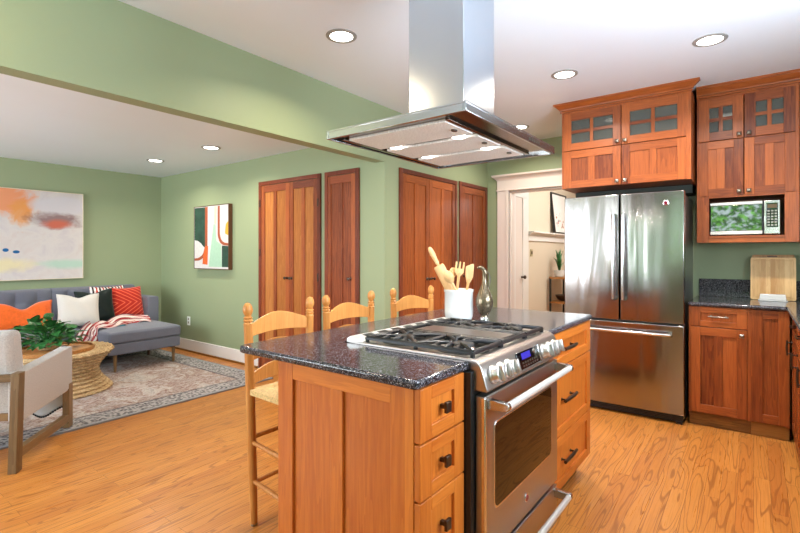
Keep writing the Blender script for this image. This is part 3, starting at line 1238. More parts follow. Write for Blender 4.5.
def glass_door(name, F, u0, u1, v0, v1, st, parent, knob):
    b = MB()
    shaker(b, F, u0, u1, v0, v1, .021, st, (), st, st, 0, 0, .010, True)
    d = b.build(name, [M['cab_v'], M['cab_h']], parent, bevel=.0015)
    g = MB()
    g.ob(F, u0 + st - .003, u1 - st + .003, v0 + st - .003, v1 - st + .003, .007, .011)
    g.build('glass', M['cabglass'], d)
    knob_pyramid(F, knob[0], knob[1], .021, d)
    return d


def wood_door(name, F, u0, u1, v0, v1, st, parent, knob, mull=True, oval=False, rt=None):
    b = MB()
    shaker(b, F, u0, u1, v0, v1, .021, st, [(u0 + u1) / 2] if mull else (), rt, None, 0, 0, .010)
    d = b.build(name, [M['cab_v'], M['cab_h']], parent, bevel=.0015)
    if knob:
        knob_pyramid(F, knob[0], knob[1], .021, d)
    return d


XF = 4.19
A = thing('wall_cabinet', 'cherry wall cabinet over the refrigerator, glass doors above wood doors, crown at the ceiling', 'cabinet', (4.5, .87, 1.86))
Y1, Y0 = 1.362, .382
b = MB()
xb = XF + .022
b.box(xb, 4.79, Y0, Y0 + .018, 1.86, 2.55)
b.box(xb, 4.79, Y1 - .018, Y1, 1.86, 2.55)
b.box(xb, 4.79, Y0 + .018, Y1 - .018, 1.862, 1.88)
b.box(xb, 4.79, Y0 + .018, Y1 - .018, 2.19, 2.206)
b.box(xb, 4.79, Y0 + .018, Y1 - .018, 2.53, 2.55)
b.box(4.77, 4.785, Y0 + .018, Y1 - .018, 1.88, 2.53)
b.ob(FX(xb, Y1), 0, .022, 1.86, 2.55, 0, .020)
b.ob(FX(xb, Y1), Y1 - Y0 - .034, Y1 - Y0, 1.86, 2.55, 0, .020)
b.ob(FX(xb, Y1), .022, Y1 - Y0 - .034, 2.515, 2.55, 0, .0195)
b.build('carcass', M['cab_v'], A, bevel=.001)
b = MB()
crown(b, xb - .02, Y0, Y1, 2.534, ZC - .0005)
b.build('crown_moulding', M['cab_h'], A)
F = FX(xb, Y1)
yc = Y1 - .876
glass_door('glass_door', F, .018, yc - .003, 2.194, 2.516, .062, A, (yc - .030, 2.222))
glass_door('glass_door', F, yc + .003, .950, 2.194, 2.516, .062, A, (yc + .030, 2.222))
wood_door('door', F, .018, yc - .003, 1.864, 2.187, .062, A, (yc - .030, 1.893))
wood_door('door', F, yc + .003, .950, 1.864, 2.187, .062, A, (yc + .030, 1.893))
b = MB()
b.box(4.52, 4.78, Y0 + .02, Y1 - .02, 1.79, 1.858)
b.build('gap_shade_panel', plain('gap_shade_dark_green', (26, 32, 26), .6), A)  # dark box standing in for the shade in the gap above the refrigerator

XM = 4.43
B = thing('wall_cabinet', 'cherry wall cabinet holding the microwave, small glass doors on top', 'cabinet', (4.6, .06, 1.37))
Y1, Y0 = .364, -.262
xb = XM + .022
b = MB()
b.box(xb, 4.79, Y0, Y0 + .018, 1.375, 2.54)
b.box(xb, 4.79, Y1 - .018, Y1, 1.375, 2.54)
for z in (1.377, 1.728, 2.168, 2.52):
    b.box(xb, 4.79, Y0 + .018, Y1 - .018, z, z + .016)
b.box(4.775, 4.79, Y0 + .018, Y1 - .018, 1.39, 2.53)
F = FX(xb, Y1)
wt = Y1 - Y0
b.ob(F, 0, .082, 1.375, 1.745, 0, .021)
b.ob(F, wt - .082, wt, 1.375, 1.745, 0, .021)
b.ob(F, 0, .016, 1.745, 2.54, 0, .020)
b.ob(F, wt - .022, wt, 1.745, 2.54, 0, .020)
b.mat = 1
b.ob(F, .082, wt - .082, 1.375, 1.420, 0, .021)
b.ob(F, .082, wt - .082, 1.412, 1.428, 0, .030)
b.ob(F, .082, wt - .082, 1.725, 1.745, 0, .019)
b.ob(F, .016, wt - .022, 2.505, 2.54, 0, .0195)
b.build('carcass', [M['cab_v'], M['cab_h']], B, bevel=.001)
b = MB()
crown(b, xb - .02, -.80, Y1, 2.525, ZC - .0005, True)
b.build('crown_moulding', M['cab_h'], B)
yc = Y1 - .060
glass_door('glass_door', F, .014, yc - .003, 2.178, 2.506, .068, B, (yc - .030, 2.206))
glass_door('glass_door', F, yc + .003, wt - .020, 2.178, 2.506, .068, B, (yc + .030, 2.206))
wood_door('door', F, .014, yc - .003, 1.738, 2.171, .060, B, (yc - .030, 1.768))
wood_door('door', F, yc + .003, wt - .020, 1.738, 2.171, .060, B, (yc + .030, 1.768))
Cb = thing('wall_cabinet', 'plain cherry corner wall cabinet at the right edge, next to the microwave cabinet', 'cabinet', (4.6, -.53, 1.37))
b = MB()
b.box(xb, 4.79, -.84, -.266, 1.375, 2.522)
b.build('carcass', M['cab_v'], Cb, bevel=.001)
wood_door('door', FX(xb, -.27), .004, .55, 1.38, 2.515, .062, Cb, (.04, 1.42))

# microwave
MW = thing('microwave', 'steel microwave in the cherry cabinet niche, its glass door mirroring green leaves', 'microwave', (4.6, .055, 1.428))
F = FX(4.462, .278)
b = MB()
b.ob(F, .0, .436, 1.434, 1.690, -.30, 0)
for u_ in (.04, .40):
    b.ob(F, u_ - .015, u_ + .015, 1.4285, 1.436, -.05, -.02)
b.build('body', M['black'], MW, bevel=.003)
b = MB()
b.ob(F, .004, .328, 1.464, 1.664, 0, .016)
md = b.build('door_glass', None or plain('mirror_glass', (118, 124, 118), .03, .9), MW, bevel=.003)
b = MB()
b.ob(F, .002, .330, 1.664, 1.688, 0, .018)
b.build('door_trim', M['strip'], MW, bevel=.004)
b = MB()
b.ob(F, .002, .330, 1.436, 1.464, 0, .018)
b.build('door_trim', M['strip'], MW, bevel=.004)
b = MB()
b.ob(F, .338, .434, 1.436, 1.688, 0, .016)
cpn = b.build('control_panel', M['steel'], MW, bevel=.004)
bx('keypad_glass', F, .353, .421, 1.486, 1.668, .016, .018, M['black_gloss'], cpn, .001)
for i in range(3):
    for j in range(6):
        bx('button', F, .359 + i * .021, .373 + i * .021, 1.497 + j * .021, 1.509 + j * .021, .018, .0187, M['pewter'], cpn, 0)
bx('display', F, .359, .415, 1.630, 1.658, .018, .0187, plain('amber_lcd', (88, 66, 30), .3), cpn, 0)
b = MB()
b.tube([(4.47, -.200, 1.58), (4.60, -.206, 1.52), (4.66, -.200, 1.47), (4.70, -.21, 1.44)], .004, 8)
b.build('power_cord', M['black'], MW)

# ================================================================ base cabinets along the fridge wall
XB = 4.135
for nm, yl, yr, lab in (('base', .392, .016, 'cherry base cabinet next to the refrigerator, one drawer above a door'), ('corner', .016, -.196, 'narrow cherry corner base cabinet with a single tall door, below the cutting boards')):
    c_ = thing('base_cabinet', lab, 'cabinet', (4.45, (yl + yr) / 2, 0))
    F = FX(XB + .021, yl)
    wd_ = yl - yr
    b = MB()
    b.box(XB + .021, 4.78, yr + .001, yl - .001, .10, CB)
    b.ob(F, 0, .016, .10, CB, 0, .018)
    b.ob(F, wd_ - .020, wd_, .10, CB, 0, .018)
    b.build('carcass', M['cab_v'], c_)
    bx('toe_kick', F, .0005, wd_ - .0005, 0, .10, -.035, -.020, M['toe_oak'], c_)
    if nm == 'base':
        b = MB()
        shaker(b, F, .014, wd_ - .022, .748, CB - .006, .021, .060, (), .042, .042, 0, 0, .011)
        dr = b.build('drawer', [M['cab_v'], M['cab_h']], c_, bevel=.002)
        pull_bar(F, wd_ / 2 - .004, .825, .010, dr, M['pewter'], .062)
        wood_door('door', F, .014, wd_ - .022, .108, .743, .060, c_, (wd_ - .052, .700))
    else:
        wood_door('door', F, .008, wd_ - .003, .108, CB - .006, .058, c_, None, False)
# run along the side wall
RY = -.205
for i, (xa, xb_) in enumerate(((4.10, 3.62), (3.616, 3.16), (3.156, 2.40))):
    c_ = thing('base_cabinet', ('dark side-run base cabinet nearest the corner, seen edge on at the right', 'side-run base cabinet second from the corner, cut by the right edge', 'side-run base cabinet under the sink window, past the right edge')[i], 'cabinet', ((xa + xb_) / 2, -.5, 0))
    F = FP(RY - .021, xa)
    b = MB()
    b.box(xb_ + .001, xa - .001, -.845, RY - .021, .10, CB)
    b.build('carcass', M['cab_v'], c_)
    bx('toe_kick', F, .001, xa - xb_ - .001, 0, .10, -.06, -.045, M['toe_oak'], c_)
    b = MB()
    shaker(b, F, .004, xa - xb_ - .004, .748, CB - .006, .021, .060, (), .042, .042)
    dr = b.build('drawer', [M['cab_v'], M['cab_h']], c_, bevel=.002)
    pull_bar(F, (xa - xb_) / 2, .825, .010, dr, M['bronze'], .062)
    d = wood_door('door', F, .004, xa - xb_ - .004, .108, .743, .060, c_, None)
    pull_bar(F, .05, .66, .021, d, M['bronze'], .05, True)
b = MB()
b.prism(WORLD, rounded([(4.785, .398), (4.112, .398), (4.112, -.178), (2.35, -.178), (2.35, -.845), (4.785, -.845)], [0, .02, .02, .03, 0, 0], 5), CB, CT)
tag(b.build('corner_countertop', M['granite'], None, bevel=.012, seg=3), 'L-shaped dark granite worktop turning the corner beside the refrigerator', 'countertop')
b = MB()
b.box(4.776, 4.797, -.82, .376, CT, 1.075)
tag(b.build('backsplash', M['granite'], None, bevel=.003), 'low dark granite backsplash strip below the green wall, behind the cutting boards', 'backsplash')
b = MB()
b.box(2.36, 4.775, -.848, -.826, CT, 1.075)
tag(b.build('backsplash', M['granite'], None, bevel=.003), 'low dark granite backsplash strip under the sink window on the side wall', 'backsplash')


# cutting boards leaning on the backsplash
def board(name, label, x, yc_, w_, h_, t_, lean, mat, groove):
    o_ = thing(name, label, 'cutting board', (x, yc_, CT + .0005), 'cutting boards')
    b = MB()
    F = Fr((x, yc_ + w_ / 2, CT + .0005), (0, -1, 0), Vector((lean, 0, 1)).normalized(), Vector((-1, 0, lean)).normalized())
    n = 9
    for i in range(n):
        b.ob(F, .01 + (w_ - .02) * i / n, .01 + (w_ - .02) * (i + 1) / n, .012, h_ - .012, 0, t_ * .98)
    b.prism(F, rounded([(0, 0), (w_, 0), (w_, h_), (0, h_)], [.012] * 4, 4), .001, t_ * .95)
    if groove:
        for q in ((.02, w_ - .02, .022, .026), (.02, w_ - .02, h_ - .026, h_ - .022), (.02, .024, .022, h_ - .022), (w_ - .024, w_ - .02, .022, h_ - .022)):
            b.ob(F, q[0], q[1], q[2], q[3], t_ * .9, t_ * 1.005)
    b.build('board', mat, o_, bevel=.001)
    if not groove:
        b = MB()
        b.ob(F, w_ * .36, w_ * .6, h_ - .018, h_ - .010, t_ * .4, t_ * 1.02)
        b.build('hand_slot', M['dark_walnut'], o_)
    return o_


board('cutting_board', 'large pale bamboo cutting board leaning in front of the darker board', 4.655, -.118, .278, .330, .018, .10, M['bamboo'], True)
board('cutting_board', 'slightly taller board mostly hidden behind the large bamboo one', 4.688, -.120, .262, .352, .018, .10, wood('teak_board', (150, 104, 60), (192, 146, 96), 'V', .4), False)
t = thing('butter_dish', 'low white covered dish on the granite in front of the cutting boards', 'dish', (4.575, -.115, CT))
b = MB()
b.prism(WORLD, rounded([(4.535, -.205), (4.615, -.205), (4.615, -.025), (4.535, -.025)], [.015] * 4, 4), CT, CT + .010)
b.build('base', M['white_cer'], t, bevel=.003)
b = MB()
sq = lambda d, z: [(4.543 + d, -.197 + d, z), (4.607 - d, -.197 + d, z), (4.607 - d, -.033 - d, z), (4.543 + d, -.033 - d, z)]
b.loft([[Vector(p) for p in sq(0, CT + .010)], [Vector(p) for p in sq(.006, CT + .052)]])
b.build('cover', M['white_cer'], t, bevel=.006, seg=3)

# ================================================================ things on the island
cx, cy = 2.248, 1.294
t = thing('utensil_crock', 'white ceramic crock of wooden utensils on the granite island', 'crock', (cx, cy, CT))
b = MB()
b.lathe([(.060, 0), (.070, .004), (.0765, .02), (.078, .05), (.078, .150), (.0815, .156), (.0815, .166), (.076, .168), (.072, .160), (.072, .03), (.06, .018), (.001, .018)], (cx, cy, CT), (0, 0, 1), 48)
b.build('crock_body', M['white_cer'], t)
RV = Vector((math.sin(math.radians(37.092)), -math.cos(math.radians(37.092)), 0))   # towards the right as one stands in the kitchen
FV = Vector((RV.y * -1, RV.x, 0))
CR = Vector((cx, cy, CT))


def at(r, f, z):
    return CR + RV * r + FV * f + Vector((0, 0, z))


def stick(p, q):
    p, q = Vector(p), Vector(q)
    return p, (q - p), (q - p).normalized()


# rolling pin
p, q = at(.022, -.018, .035), at(-.166, -.014, .400)
d = (q - p).normalized()
t = thing('rolling_pin', 'pale wooden rolling pin leaning to the left in the white crock', 'rolling pin', p)
L = (q - p).length
b = MB()
b.lathe([(.026, 0.0), (.030, .004), (.030, L - .122), (.026, L - .116)], p, d, 24)
b.build('barrel', M['utensil'], t)
b = MB()
b.lathe([(.009, 0), (.009, .012), (.012, .016), (.0115, .03), (.015, .07), (.014, .095), (.009, .112), (.001, .116)], p + d * (L - .118), d, 16)
b.build('handle', M['utensil'], t)


def utensil(name, label, p, q, head):
    p, q = Vector(p), Vector(q)
    o_ = thing(name, label, name.split('_')[-1], p, 'wooden utensils in the crock')
    b = MB()
    d = (q - p).normalized()
    side = d.cross(FV).normalized()
    n = side.cross(d).normalized()
    F = Fr(q, side, d, n)
    b.tube([p, p + (q - p) * .5, q + d * .02], [.006, .007, .0085], 8)
    b.build('handle', M['utensil'], o_)
    b = MB()
    head(b, F)
    b.build('head', M['utensil'], o_, bevel=.001)
    return o_


def spoon_head(b, F, w=.026, h=.078, dp=.014):
    def fn(a, c):
        r, th = a, c * 2 * PI
        u_, v_ = w * r * math.cos(th), h / 2 + h / 2 * r * math.sin(th)
        return F(u_, v_, dp * r * r - dp)
    b.grid(fn, 8, 28)
    b.grid(lambda a, c: fn(a, c) - F.n * .005 * (1.0 if a < .99 else .99), 8, 28)
    b.grid(lambda a, c: fn(1, c) - F.n * .005 * a, 1, 28)


def fork_head(b, F):
    pts = [(-.008, 0), (.008, 0), (.024, .022), (.026, .075), (.018, .078), (.015, .045), (.010, .045), (.008, .080), (-.008, .080), (-.010, .045), (-.015, .045), (-.018, .078), (-.026, .075), (-.024, .022)]
    b.prism(F, [(-.008, 0), (.008, 0), (.025, .024), (.025, .044), (-.025, .044), (-.025, .024)], -.004, .004)
    for x in (-.0205, 0, .0205):
        b.prism(F, [(x - .0055, .042), (x + .0055, .042), (x + .0045, .082), (x - .0045, .082)], -.004, .004)


def spat_head(b, F):
    b.prism(F, rounded([(-.010, 0), (.010, 0), (.022, .035), (.028, .088), (-.016, .112), (-.022, .035)], [.0, .0, .01, .008, .012, .01], 4), -.003, .003)


utensil('wooden_spoon', 'wooden spoon with its hollow bowl in front of the rolling pin', at(.054, -.038, .03), at(-.046, -.078, .205), spoon_head)
utensil('wooden_fork', 'three-pronged wooden serving fork standing upright in the crock', at(-.020, .034, .03), at(.004, .038, .235), fork_head)
utensil('wooden_spatula', 'slant-topped wooden spatula at the right of the crock', at(.030, .038, .03), at(.058, .044, .200), spat_head)
utensil('wooden_spoon', 'small wooden spoon partly hidden behind the rolling pin in the crock', at(-.045, .044, .03), at(-.028, .064, .225), lambda b, F: spoon_head(b, F, .022, .06, .01))

# ewer
vx, vy = 2.285, 1.158
t = thing('ewer_vase', 'small smoky mercury-glass ewer with a curved spout, right of the white crock', 'vase', (vx, vy, CT))
b = MB()
prof = [(.020, 0), (.022, .004), (.020, .022), (.0175, .03), (.033, .050), (.045, .080), (.047, .105), (.042, .132), (.030, .162), (.018, .190), (.0125, .215), (.0115, .240), (.0135, .262)]
b.lathe(prof + [(.0115, .262), (.0095, .240), (.010, .215), (.015, .19)], (vx, vy, CT), (0, 0, 1), 32, False)
b.build('body', M['vase_glass'], t)
b = MB()
o0 = Vector((vx, vy, CT))
pr = [o0 + RV * a + Vector((0, 0, z)) for a, z in ((.004, .255), (.0, .268), (-.010, .282), (-.024, .290), (-.036, .286))]
b.tube(pr, [.0125, .0125, .011, .009, .006], 14)
b.build('spout', M['vase_glass'], t)
b = MB()
b.tube([o0 + RV * a + Vector((0, 0, z)) for a, z in ((.010, .262), (.022, .262), (.030, .235), (.030, .205), (.020, .175))], .004, 8)
b.build('handle', M['pewter'], t)
b = MB()
b.lathe([(.0225, 0.0002), (.0235, .004), (.0215, .020), (.0205, .021)], (vx, vy, CT), (0, 0, 1), 24, False)
b.build('foot', M['chrome'], t)

# ================================================================ counter stools
def make_stool(label):
    t = thing('counter_stool', label, 'stool', (0, 0, 0), 'ladder-back counter stools')
    W2, D = .165, .36
    wz = lambda z: W2 + .028 * z            # back post half spacing, depth to the front legs (front is -y)
    for s in (-1, 1):
        b = MB()
        prof = [(.015, 0), (.0165, .02), (.0205, .30), (.0215, .65), (.021, .82), (.0205, .955), (.022, .965), (.0175, .972), (.0225, .980), (.017, .987), (.0215, .994), (.013, 1.002), (.016, 1.006), (.0225, 1.022), (.0235, 1.034), (.020, 1.050), (.012, 1.062), (.001, 1.067)]
        b.lathe([(r, z * .993) for r, z in prof], (s * W2, 0, 0), (s * .028, .01, 1), 20)
        leg = b.build('back_post', M['chair_oak'], t)
        b = MB()
        b.lathe([(.016, 0), (.016, .012)], (s * W2, 0, 0), (0, 0, 1), 16)
        b.build('foot_cap', M['pewter'], leg)
        b = MB()
        b.lathe([(.014, 0), (.017, .10), (.0205, .35), (.0205, .58), (.018, .63), (.010, .642)], (s * (W2 + .04), -D, 0), (0, 0, 1), 18)
        b.build('front_leg', M['chair_oak'], t)
        for z in (.20, .385):
            b = MB()
            b.tube([(s * wz(z), 0, z + .012), (s * (wz(z) + W2 + .04) / 2, -D / 2, z + .006), (s * (W2 + .04), -D, z)], [.010, .012, .010], 10)
            b.build('side_rung', M['chair_oak'], t)
    for z, y in ((.205, 0), (.42, 0), (.26, -D), (.44, -D)):
        b = MB()
        e_ = wz(z) if y == 0 else W2 + .04
        b.tube([(-e_, y, z), (e_, y, z)], .0112, 10)
        b.build('cross_rung', M['chair_oak'], t)
    for z0, h0, hp in ((.905, .045, .048), (.790, .04, .036), (.675, .04, .036)):
        b = MB()
        k = 20
        top, bot = [], []
        for i in range(k + 1):
            x = -wz(z0) + 2 * wz(z0) * i / k
            tt = i / k
            sh = math.sin(PI * tt) ** 1.3
            yb = .010 + .028 * math.sin(PI * tt)
            lo = z0 - .012 * (1 - math.sin(PI * tt))
            hi = z0 + h0 + hp * sh
            top.append((x, yb, hi))
            bot.append((x, yb, lo))
        ring = [[Vector((bx_[0], bx_[1] - .006, bx_[2])), Vector((tp[0], tp[1] - .006, tp[2])), Vector((tp[0], tp[1] + .006, tp[2])), Vector((bx_[0], bx_[1] + .006, bx_[2]))] for bx_, tp in zip(bot, top)]
        b.loft(ring)
        b.build('back_slat', M['chair_oak'], t, bevel=.002)
    b = MB()
    def seat(a, c, dz):
        x = (a - .5) * 2
        y = -c
        hw = wz(.64) + .012 + .02 * c
        e = (1 - abs(x) ** 4) * (1 - abs(2 * c - 1) ** 4)
        ridge = .004 * math.sin(40 * (max(abs(x) * .5, abs(c - .5)))) * e
        return Vector((x * hw, y * D * 1.02 + .006, .638 + dz * (.012 + .018 * e) + (ridge - .008 * e if dz > 0 else 0)))
    b.grid(lambda a, c: seat(a, c, 1), 32, 32)
    b.grid(lambda a, c: seat(a, c, -1), 32, 32)
    n0 = len(b.v)
    for fn in ((lambda a, c: seat(a, 0, 2 * c - 1)), (lambda a, c: seat(a, 1, 2 * c - 1)), (lambda a, c: seat(0, a, 2 * c - 1)), (lambda a, c: seat(1, a, 2 * c - 1))):
        b.grid(fn, 32, 2)
    b.build('rush_seat', M['rush'], t)
    return t


labs = ['pale oak ladder-back stool at the near island end, legs and rush seat in view',
        'pale oak ladder-back stool in the middle of the row, before the single closet door',
        'pale oak ladder-back stool farthest along the island, left of the white crock']
st0 = make_stool(labs[0])
for i, (x, y, a) in enumerate(((1.522, 1.895, 0), (2.034, 1.90, 0), (2.650, 1.882, -7))):
    s_ = st0 if i == 0 else copy_tree(st0)
    s_.location = (x, y, 0)
    s_.rotation_euler = (0, 0, math.radians(a))
    s_['label'] = labs[i]

# ================================================================ living room
t = thing('area_rug', 'distressed grey and rust Persian rug under the sofa and coffee table', 'rug', (1.30, 5.225, 0))
b = MB()
b.box(-.449, 3.049, 3.951, 6.499, .0005, .011)
b.build('pile', M['rug'], t, bevel=.003)
b = MB()
for q in ((-.455, 3.055, 3.945, 3.953), (-.455, 3.055, 6.497, 6.505), (-.455, -.447, 3.953, 6.497), (3.047, 3.055, 3.953, 6.497)):
    b.box(q[0], q[1], q[2], q[3], 0, .012)
b.build('binding', M['rug_edge'], t)
RZ = .011

# sofa with chaise
SF = thing('sofa', 'grey tufted sectional sofa with a chaise, against the far green wall', 'sofa', (1.9, 6.3, RZ))
CX0, CX1, CY0 = 2.085, 2.86, 5.43


def soft_box(b, x0, x1, y0, y1, z0, z1, puff=.015, nx=14, ny=14):
    """upholstered block with a slightly crowned top"""
    def top(a, c):
        e = (1 - (2 * a - 1) ** 6) * (1 - (2 * c - 1) ** 6)
        return Vector((x0 + (x1 - x0) * a, y0 + (y1 - y0) * c, z1 - puff + puff * e))
    b.grid(top, nx, ny)
    b.grid(lambda a, c: Vector((x0 + (x1 - x0) * a, y0, z0 + (z1 - puff - z0) * c)), nx, 2)
    b.grid(lambda a, c: Vector((x0 + (x1 - x0) * a, y1, z0 + (z1 - puff - z0) * c)), nx, 2)
    b.grid(lambda a, c: Vector((x0, y0 + (y1 - y0) * a, z0 + (z1 - puff - z0) * c)), ny, 2)
    b.grid(lambda a, c: Vector((x1, y0 + (y1 - y0) * a, z0 + (z1 - puff - z0) * c)), ny, 2)
    b.grid(lambda a, c: Vector((x0 + (x1 - x0) * a, y0 + (y1 - y0) * c, z0)), nx, ny)


def weld(o, d=.0008):
    bm = bmesh.new()
    bm.from_mesh(o.data)
    bmesh.ops.remove_doubles(bm, verts=bm.verts, dist=d)
    bmesh.ops.recalc_face_normals(bm, faces=bm.faces)
    lim = math.radians(40)
    for e in bm.edges:
        e.smooth = not (len(e.link_faces) == 2 and e.calc_face_angle(0) > lim)
    bm.to_mesh(o.data)
    bm.free()
    return o


b = MB()
b.box(.62, CX0 - .004, 5.80, 6.68, .20, .318)
b.box(CX0, CX1, CY0, 6.68, .20, .318)
b.build('base', M['sofa'], SF, bevel=.012, seg=3)
b = MB()
soft_box(b, .76, CX0 - .004, 5.785, 6.45, .322, .462, .02)
weld(b.build('seat_cushion', M['sofa'], SF, bevel=.02, seg=3))
b = MB()
soft_box(b, CX0 + .002, CX1 + .006, CY0 - .008, 6.45, .322, .462, .02)
weld(b.build('chaise_cushion', M['sofa'], SF, bevel=.022, seg=3))


def back_block(x0, x1, nm, tuft_x):
    b = MB()
    Z0, Z1, YF, YB = .32, .885, 6.43, 6.66
    def dent(x, z):
        s_ = 0
        for tx in tuft_x:
            for tz in (.52, .73):
                r2 = ((x - tx) / .075) ** 2 + ((z - tz) / .07) ** 2
                s_ += .028 * math.exp(-r2)
            s_ += .010 * math.exp(-((x - tx) / .018) ** 2)
        s_ += .008 * math.exp(-((z - .73) / .018) ** 2)
        return s_
    def front(a, c):
        x, z = x0 + (x1 - x0) * a, Z0 + (Z1 - .03 - Z0) * c
        e = (1 - (2 * a - 1) ** 10)
        return Vector((x, YF - .02 * e + dent(x, z) + .05 * c, z))
    nx = max(20, int((x1 - x0) * 60))
    b.grid(front, nx, 26)
    def top(a, c):
        x = x0 + (x1 - x0) * a
        f_ = front(a, 1)
        th_ = c * PI
        r = (YB - f_.y) / 2
        return Vector((x, f_.y + r - r * math.cos(th_), Z1 - .03 + .03 * math.sin(th_)))
    b.grid(top, nx, 10)
    b.grid(lambda a, c: Vector((x0 + (x1 - x0) * a, YB, Z0 + (Z1 - .03 - Z0) * c)), nx, 2)
    for xx, a_ in ((x0, 0), (x1, 1)):
        ring = [front(a_, j / 26) for j in range(27)] + [top(a_, j / 10) for j in range(1, 11)] + [Vector((xx, YB, Z0))]
        b.add(ring, [list(range(len(ring)))])
    b.grid(lambda a, c: Vector((x0 + (x1 - x0) * a, front(a, 0).y + (YB - front(a, 0).y) * c, Z0)), nx, 1)
    o = weld(b.build('backrest', M['sofa'], SF))
    for tx in tuft_x:
        for tz in (.52, .73):
            b = MB()
            b.ell((tx, YF + .03 + .05 * (tz - Z0) / .53, tz), .011, .006, .011, 10, 6)
            b.build('tuft_button', M['sofa'], o)


back_block(.76, 1.885, 'a', [.95, 1.15, 1.35, 1.55, 1.75])
back_block(1.889, 2.80, 'b', [2.04, 2.24, 2.44, 2.64])
b = MB()
b.box(.62, .757, 5.83, 6.68, .20, .74)
b.build('arm', M['sofa'], SF, bevel=.02, seg=3)
b = MB()
b.prism(Fr((0, 0, 0), (1, 0, 0), (0, 0, 1), (0, -1, 0)), rounded([(2.795, .322), (2.930, .322), (2.930, .745), (2.795, .745)], [0, 0, .03, .03]), -6.66, -6.10)
b.build('arm', M['sofa'], SF, bevel=.012, seg=3)
for x, y in ((2.17, 5.49), (2.805, 5.49), (2.80, 6.10), (2.80, 6.62), (.70, 5.88), (.70, 6.62), (1.5, 6.62)):
    b = MB()
    b.lathe([(.013, RZ if y < 6.5 else 0), (.021, .202)], (x, y, 0), (0, 0, 1), 16)
    b.build('leg', M['dark_walnut'] if y > 6 else M['walnut'], SF)


# cushions
def cushion(name, label, w_, h_, th_, loc, rot, mat, group='cushions on the sofa', n=18, sag=.0):
    b = MB()
    def fn(a, c, s):
        x, z = 2 * a - 1, 2 * c - 1
        pin = 1 - .10 * (1 - x * x) * 0 - .0
        px_ = x * (1 - .07 * (1 - z * z))
        pz_ = z * (1 - .08 * (1 - x * x))
        d_ = max(0, (1 - x ** 4) * (1 - z ** 4)) ** .55
        wr = .006 * math.sin(9 * x + 5 * z) * d_
        zz = h_ / 2 + pz_ * h_ / 2
        if z > 0:
            zz -= sag * math.exp(-(x / .35) ** 2) * z * h_
        return Vector((px_ * w_ / 2, s * (th_ / 2 * d_ + wr * .5 + .002), zz))
    b.grid(lambda a, c: fn(a, c, 1), n, n)
    b.grid(lambda a, c: fn(a, c, -1), n, n)
    o = b.build(name, mat)
    weld(o, .0045)
    o.location = loc
    o.rotation_euler = rot
    md = o.modifiers.new('sub', 'SUBSURF')
    md.levels = md.render_levels = 1
    return tag(o, label, 'cushion', group)


D_ = math.radians
cushion('throw_pillow', 'striped white and red woven cushion peeking out behind the red and green ones', .42, .44, .12, (2.45, 6.350, .462), (D_(-10), 0, D_(2)), M['ethnic'])
cushion('throw_pillow', 'red chevron velvet cushion at the chaise end, nearest the sofa arm', .40, .43, .14, (2.62, 6.205, .462), (D_(-14), 0, D_(6)), M['red_c'])
cushion('throw_pillow', 'very dark green velvet cushion between the white and the red ones', .41, .425, .12, (2.235, 6.125, .460), (D_(-14), D_(-3), D_(-6)), M['green_v'], sag=.08)
cushion('throw_pillow', 'plain off-white square cushion beside the orange one', .43, .40, .14, (2.0, 5.985, .460), (D_(-16), D_(2), D_(-6)), M['white_f'], sag=.10)
cushion('throw_pillow', 'bright orange velvet lumbar cushion at the left, behind the potted plant', .56, .345, .14, (1.53, 6.08, .460), (D_(-18), 0, D_(-3)), M['orange_v'], sag=.24)

# throw blanket along the chaise
path = [(2.74, 5.95, .474), (2.58, 5.98, .478), (2.40, 5.95, .478), (2.27, 5.85, .477), (2.15, 5.775, .474), (2.06, 5.757, .465), (2.00, 5.755, .42), (1.985, 5.748, .35), (1.98, 5.746, .285)]
P = [Vector(p) for p in path]


def along(t_):
    s_ = t_ * (len(P) - 1)
    i = min(int(s_), len(P) - 2)
    f_ = s_ - i
    p0, p1, p2, p3 = P[max(i - 1, 0)], P[i], P[i + 1], P[min(i + 2, len(P) - 1)]
    return .5 * ((2 * p1) + (p2 - p0) * f_ + (2 * p0 - 5 * p1 + 4 * p2 - p3) * f_ * f_ + (3 * p1 - p0 - 3 * p2 + p3) * f_ ** 3)


def throw_fn(a, c):
    p, q = along(c), along(min(c + .01, 1.0)) if c < .99 else along(1.0)
    d = (along(min(c + .01, 1)) - along(max(c - .01, 0))).normalized()
    up = Vector((0, -.35, 1)).normalized() if c < .62 else Vector((0, -1, .25)).normalized()
    sd = d.cross(up).normalized()
    w_ = .100 + .025 * math.sin(c * 9)
    rip = .020 * abs(math.sin(a * 11 + 3 * math.sin(c * 7))) + .012 * math.sin(c * 23 + a * 4)
    return p + sd * ((a - .5) * 2 * w_ + .02 * math.sin(c * 14)) + up * (.006 + max(rip, 0))


tb = thing('throw_blanket', 'red and white woven throw bunched across the chaise seat', 'blanket', (2.4, 6.0, .46))
b = MB()
b.grid(throw_fn, 22, 70)
b.t = [(i % 22) / 22 for i in range(len(b.f))]
b.build('cloth', M['throw'], tb, solid=.006, recalc=False)
b = MB()
for k in range(14):
    q = Vector((2.30 + .012 * (k % 7), 5.79 - .008 * (k // 7), .468))
    b.tube([q + Vector((0, .03, .010)), q, q + Vector((.012 * math.sin(k), -.035, -.001))], .004, 6)
b.build('tassel', plain('teal_tassel', (40, 140, 160), .8), tb)

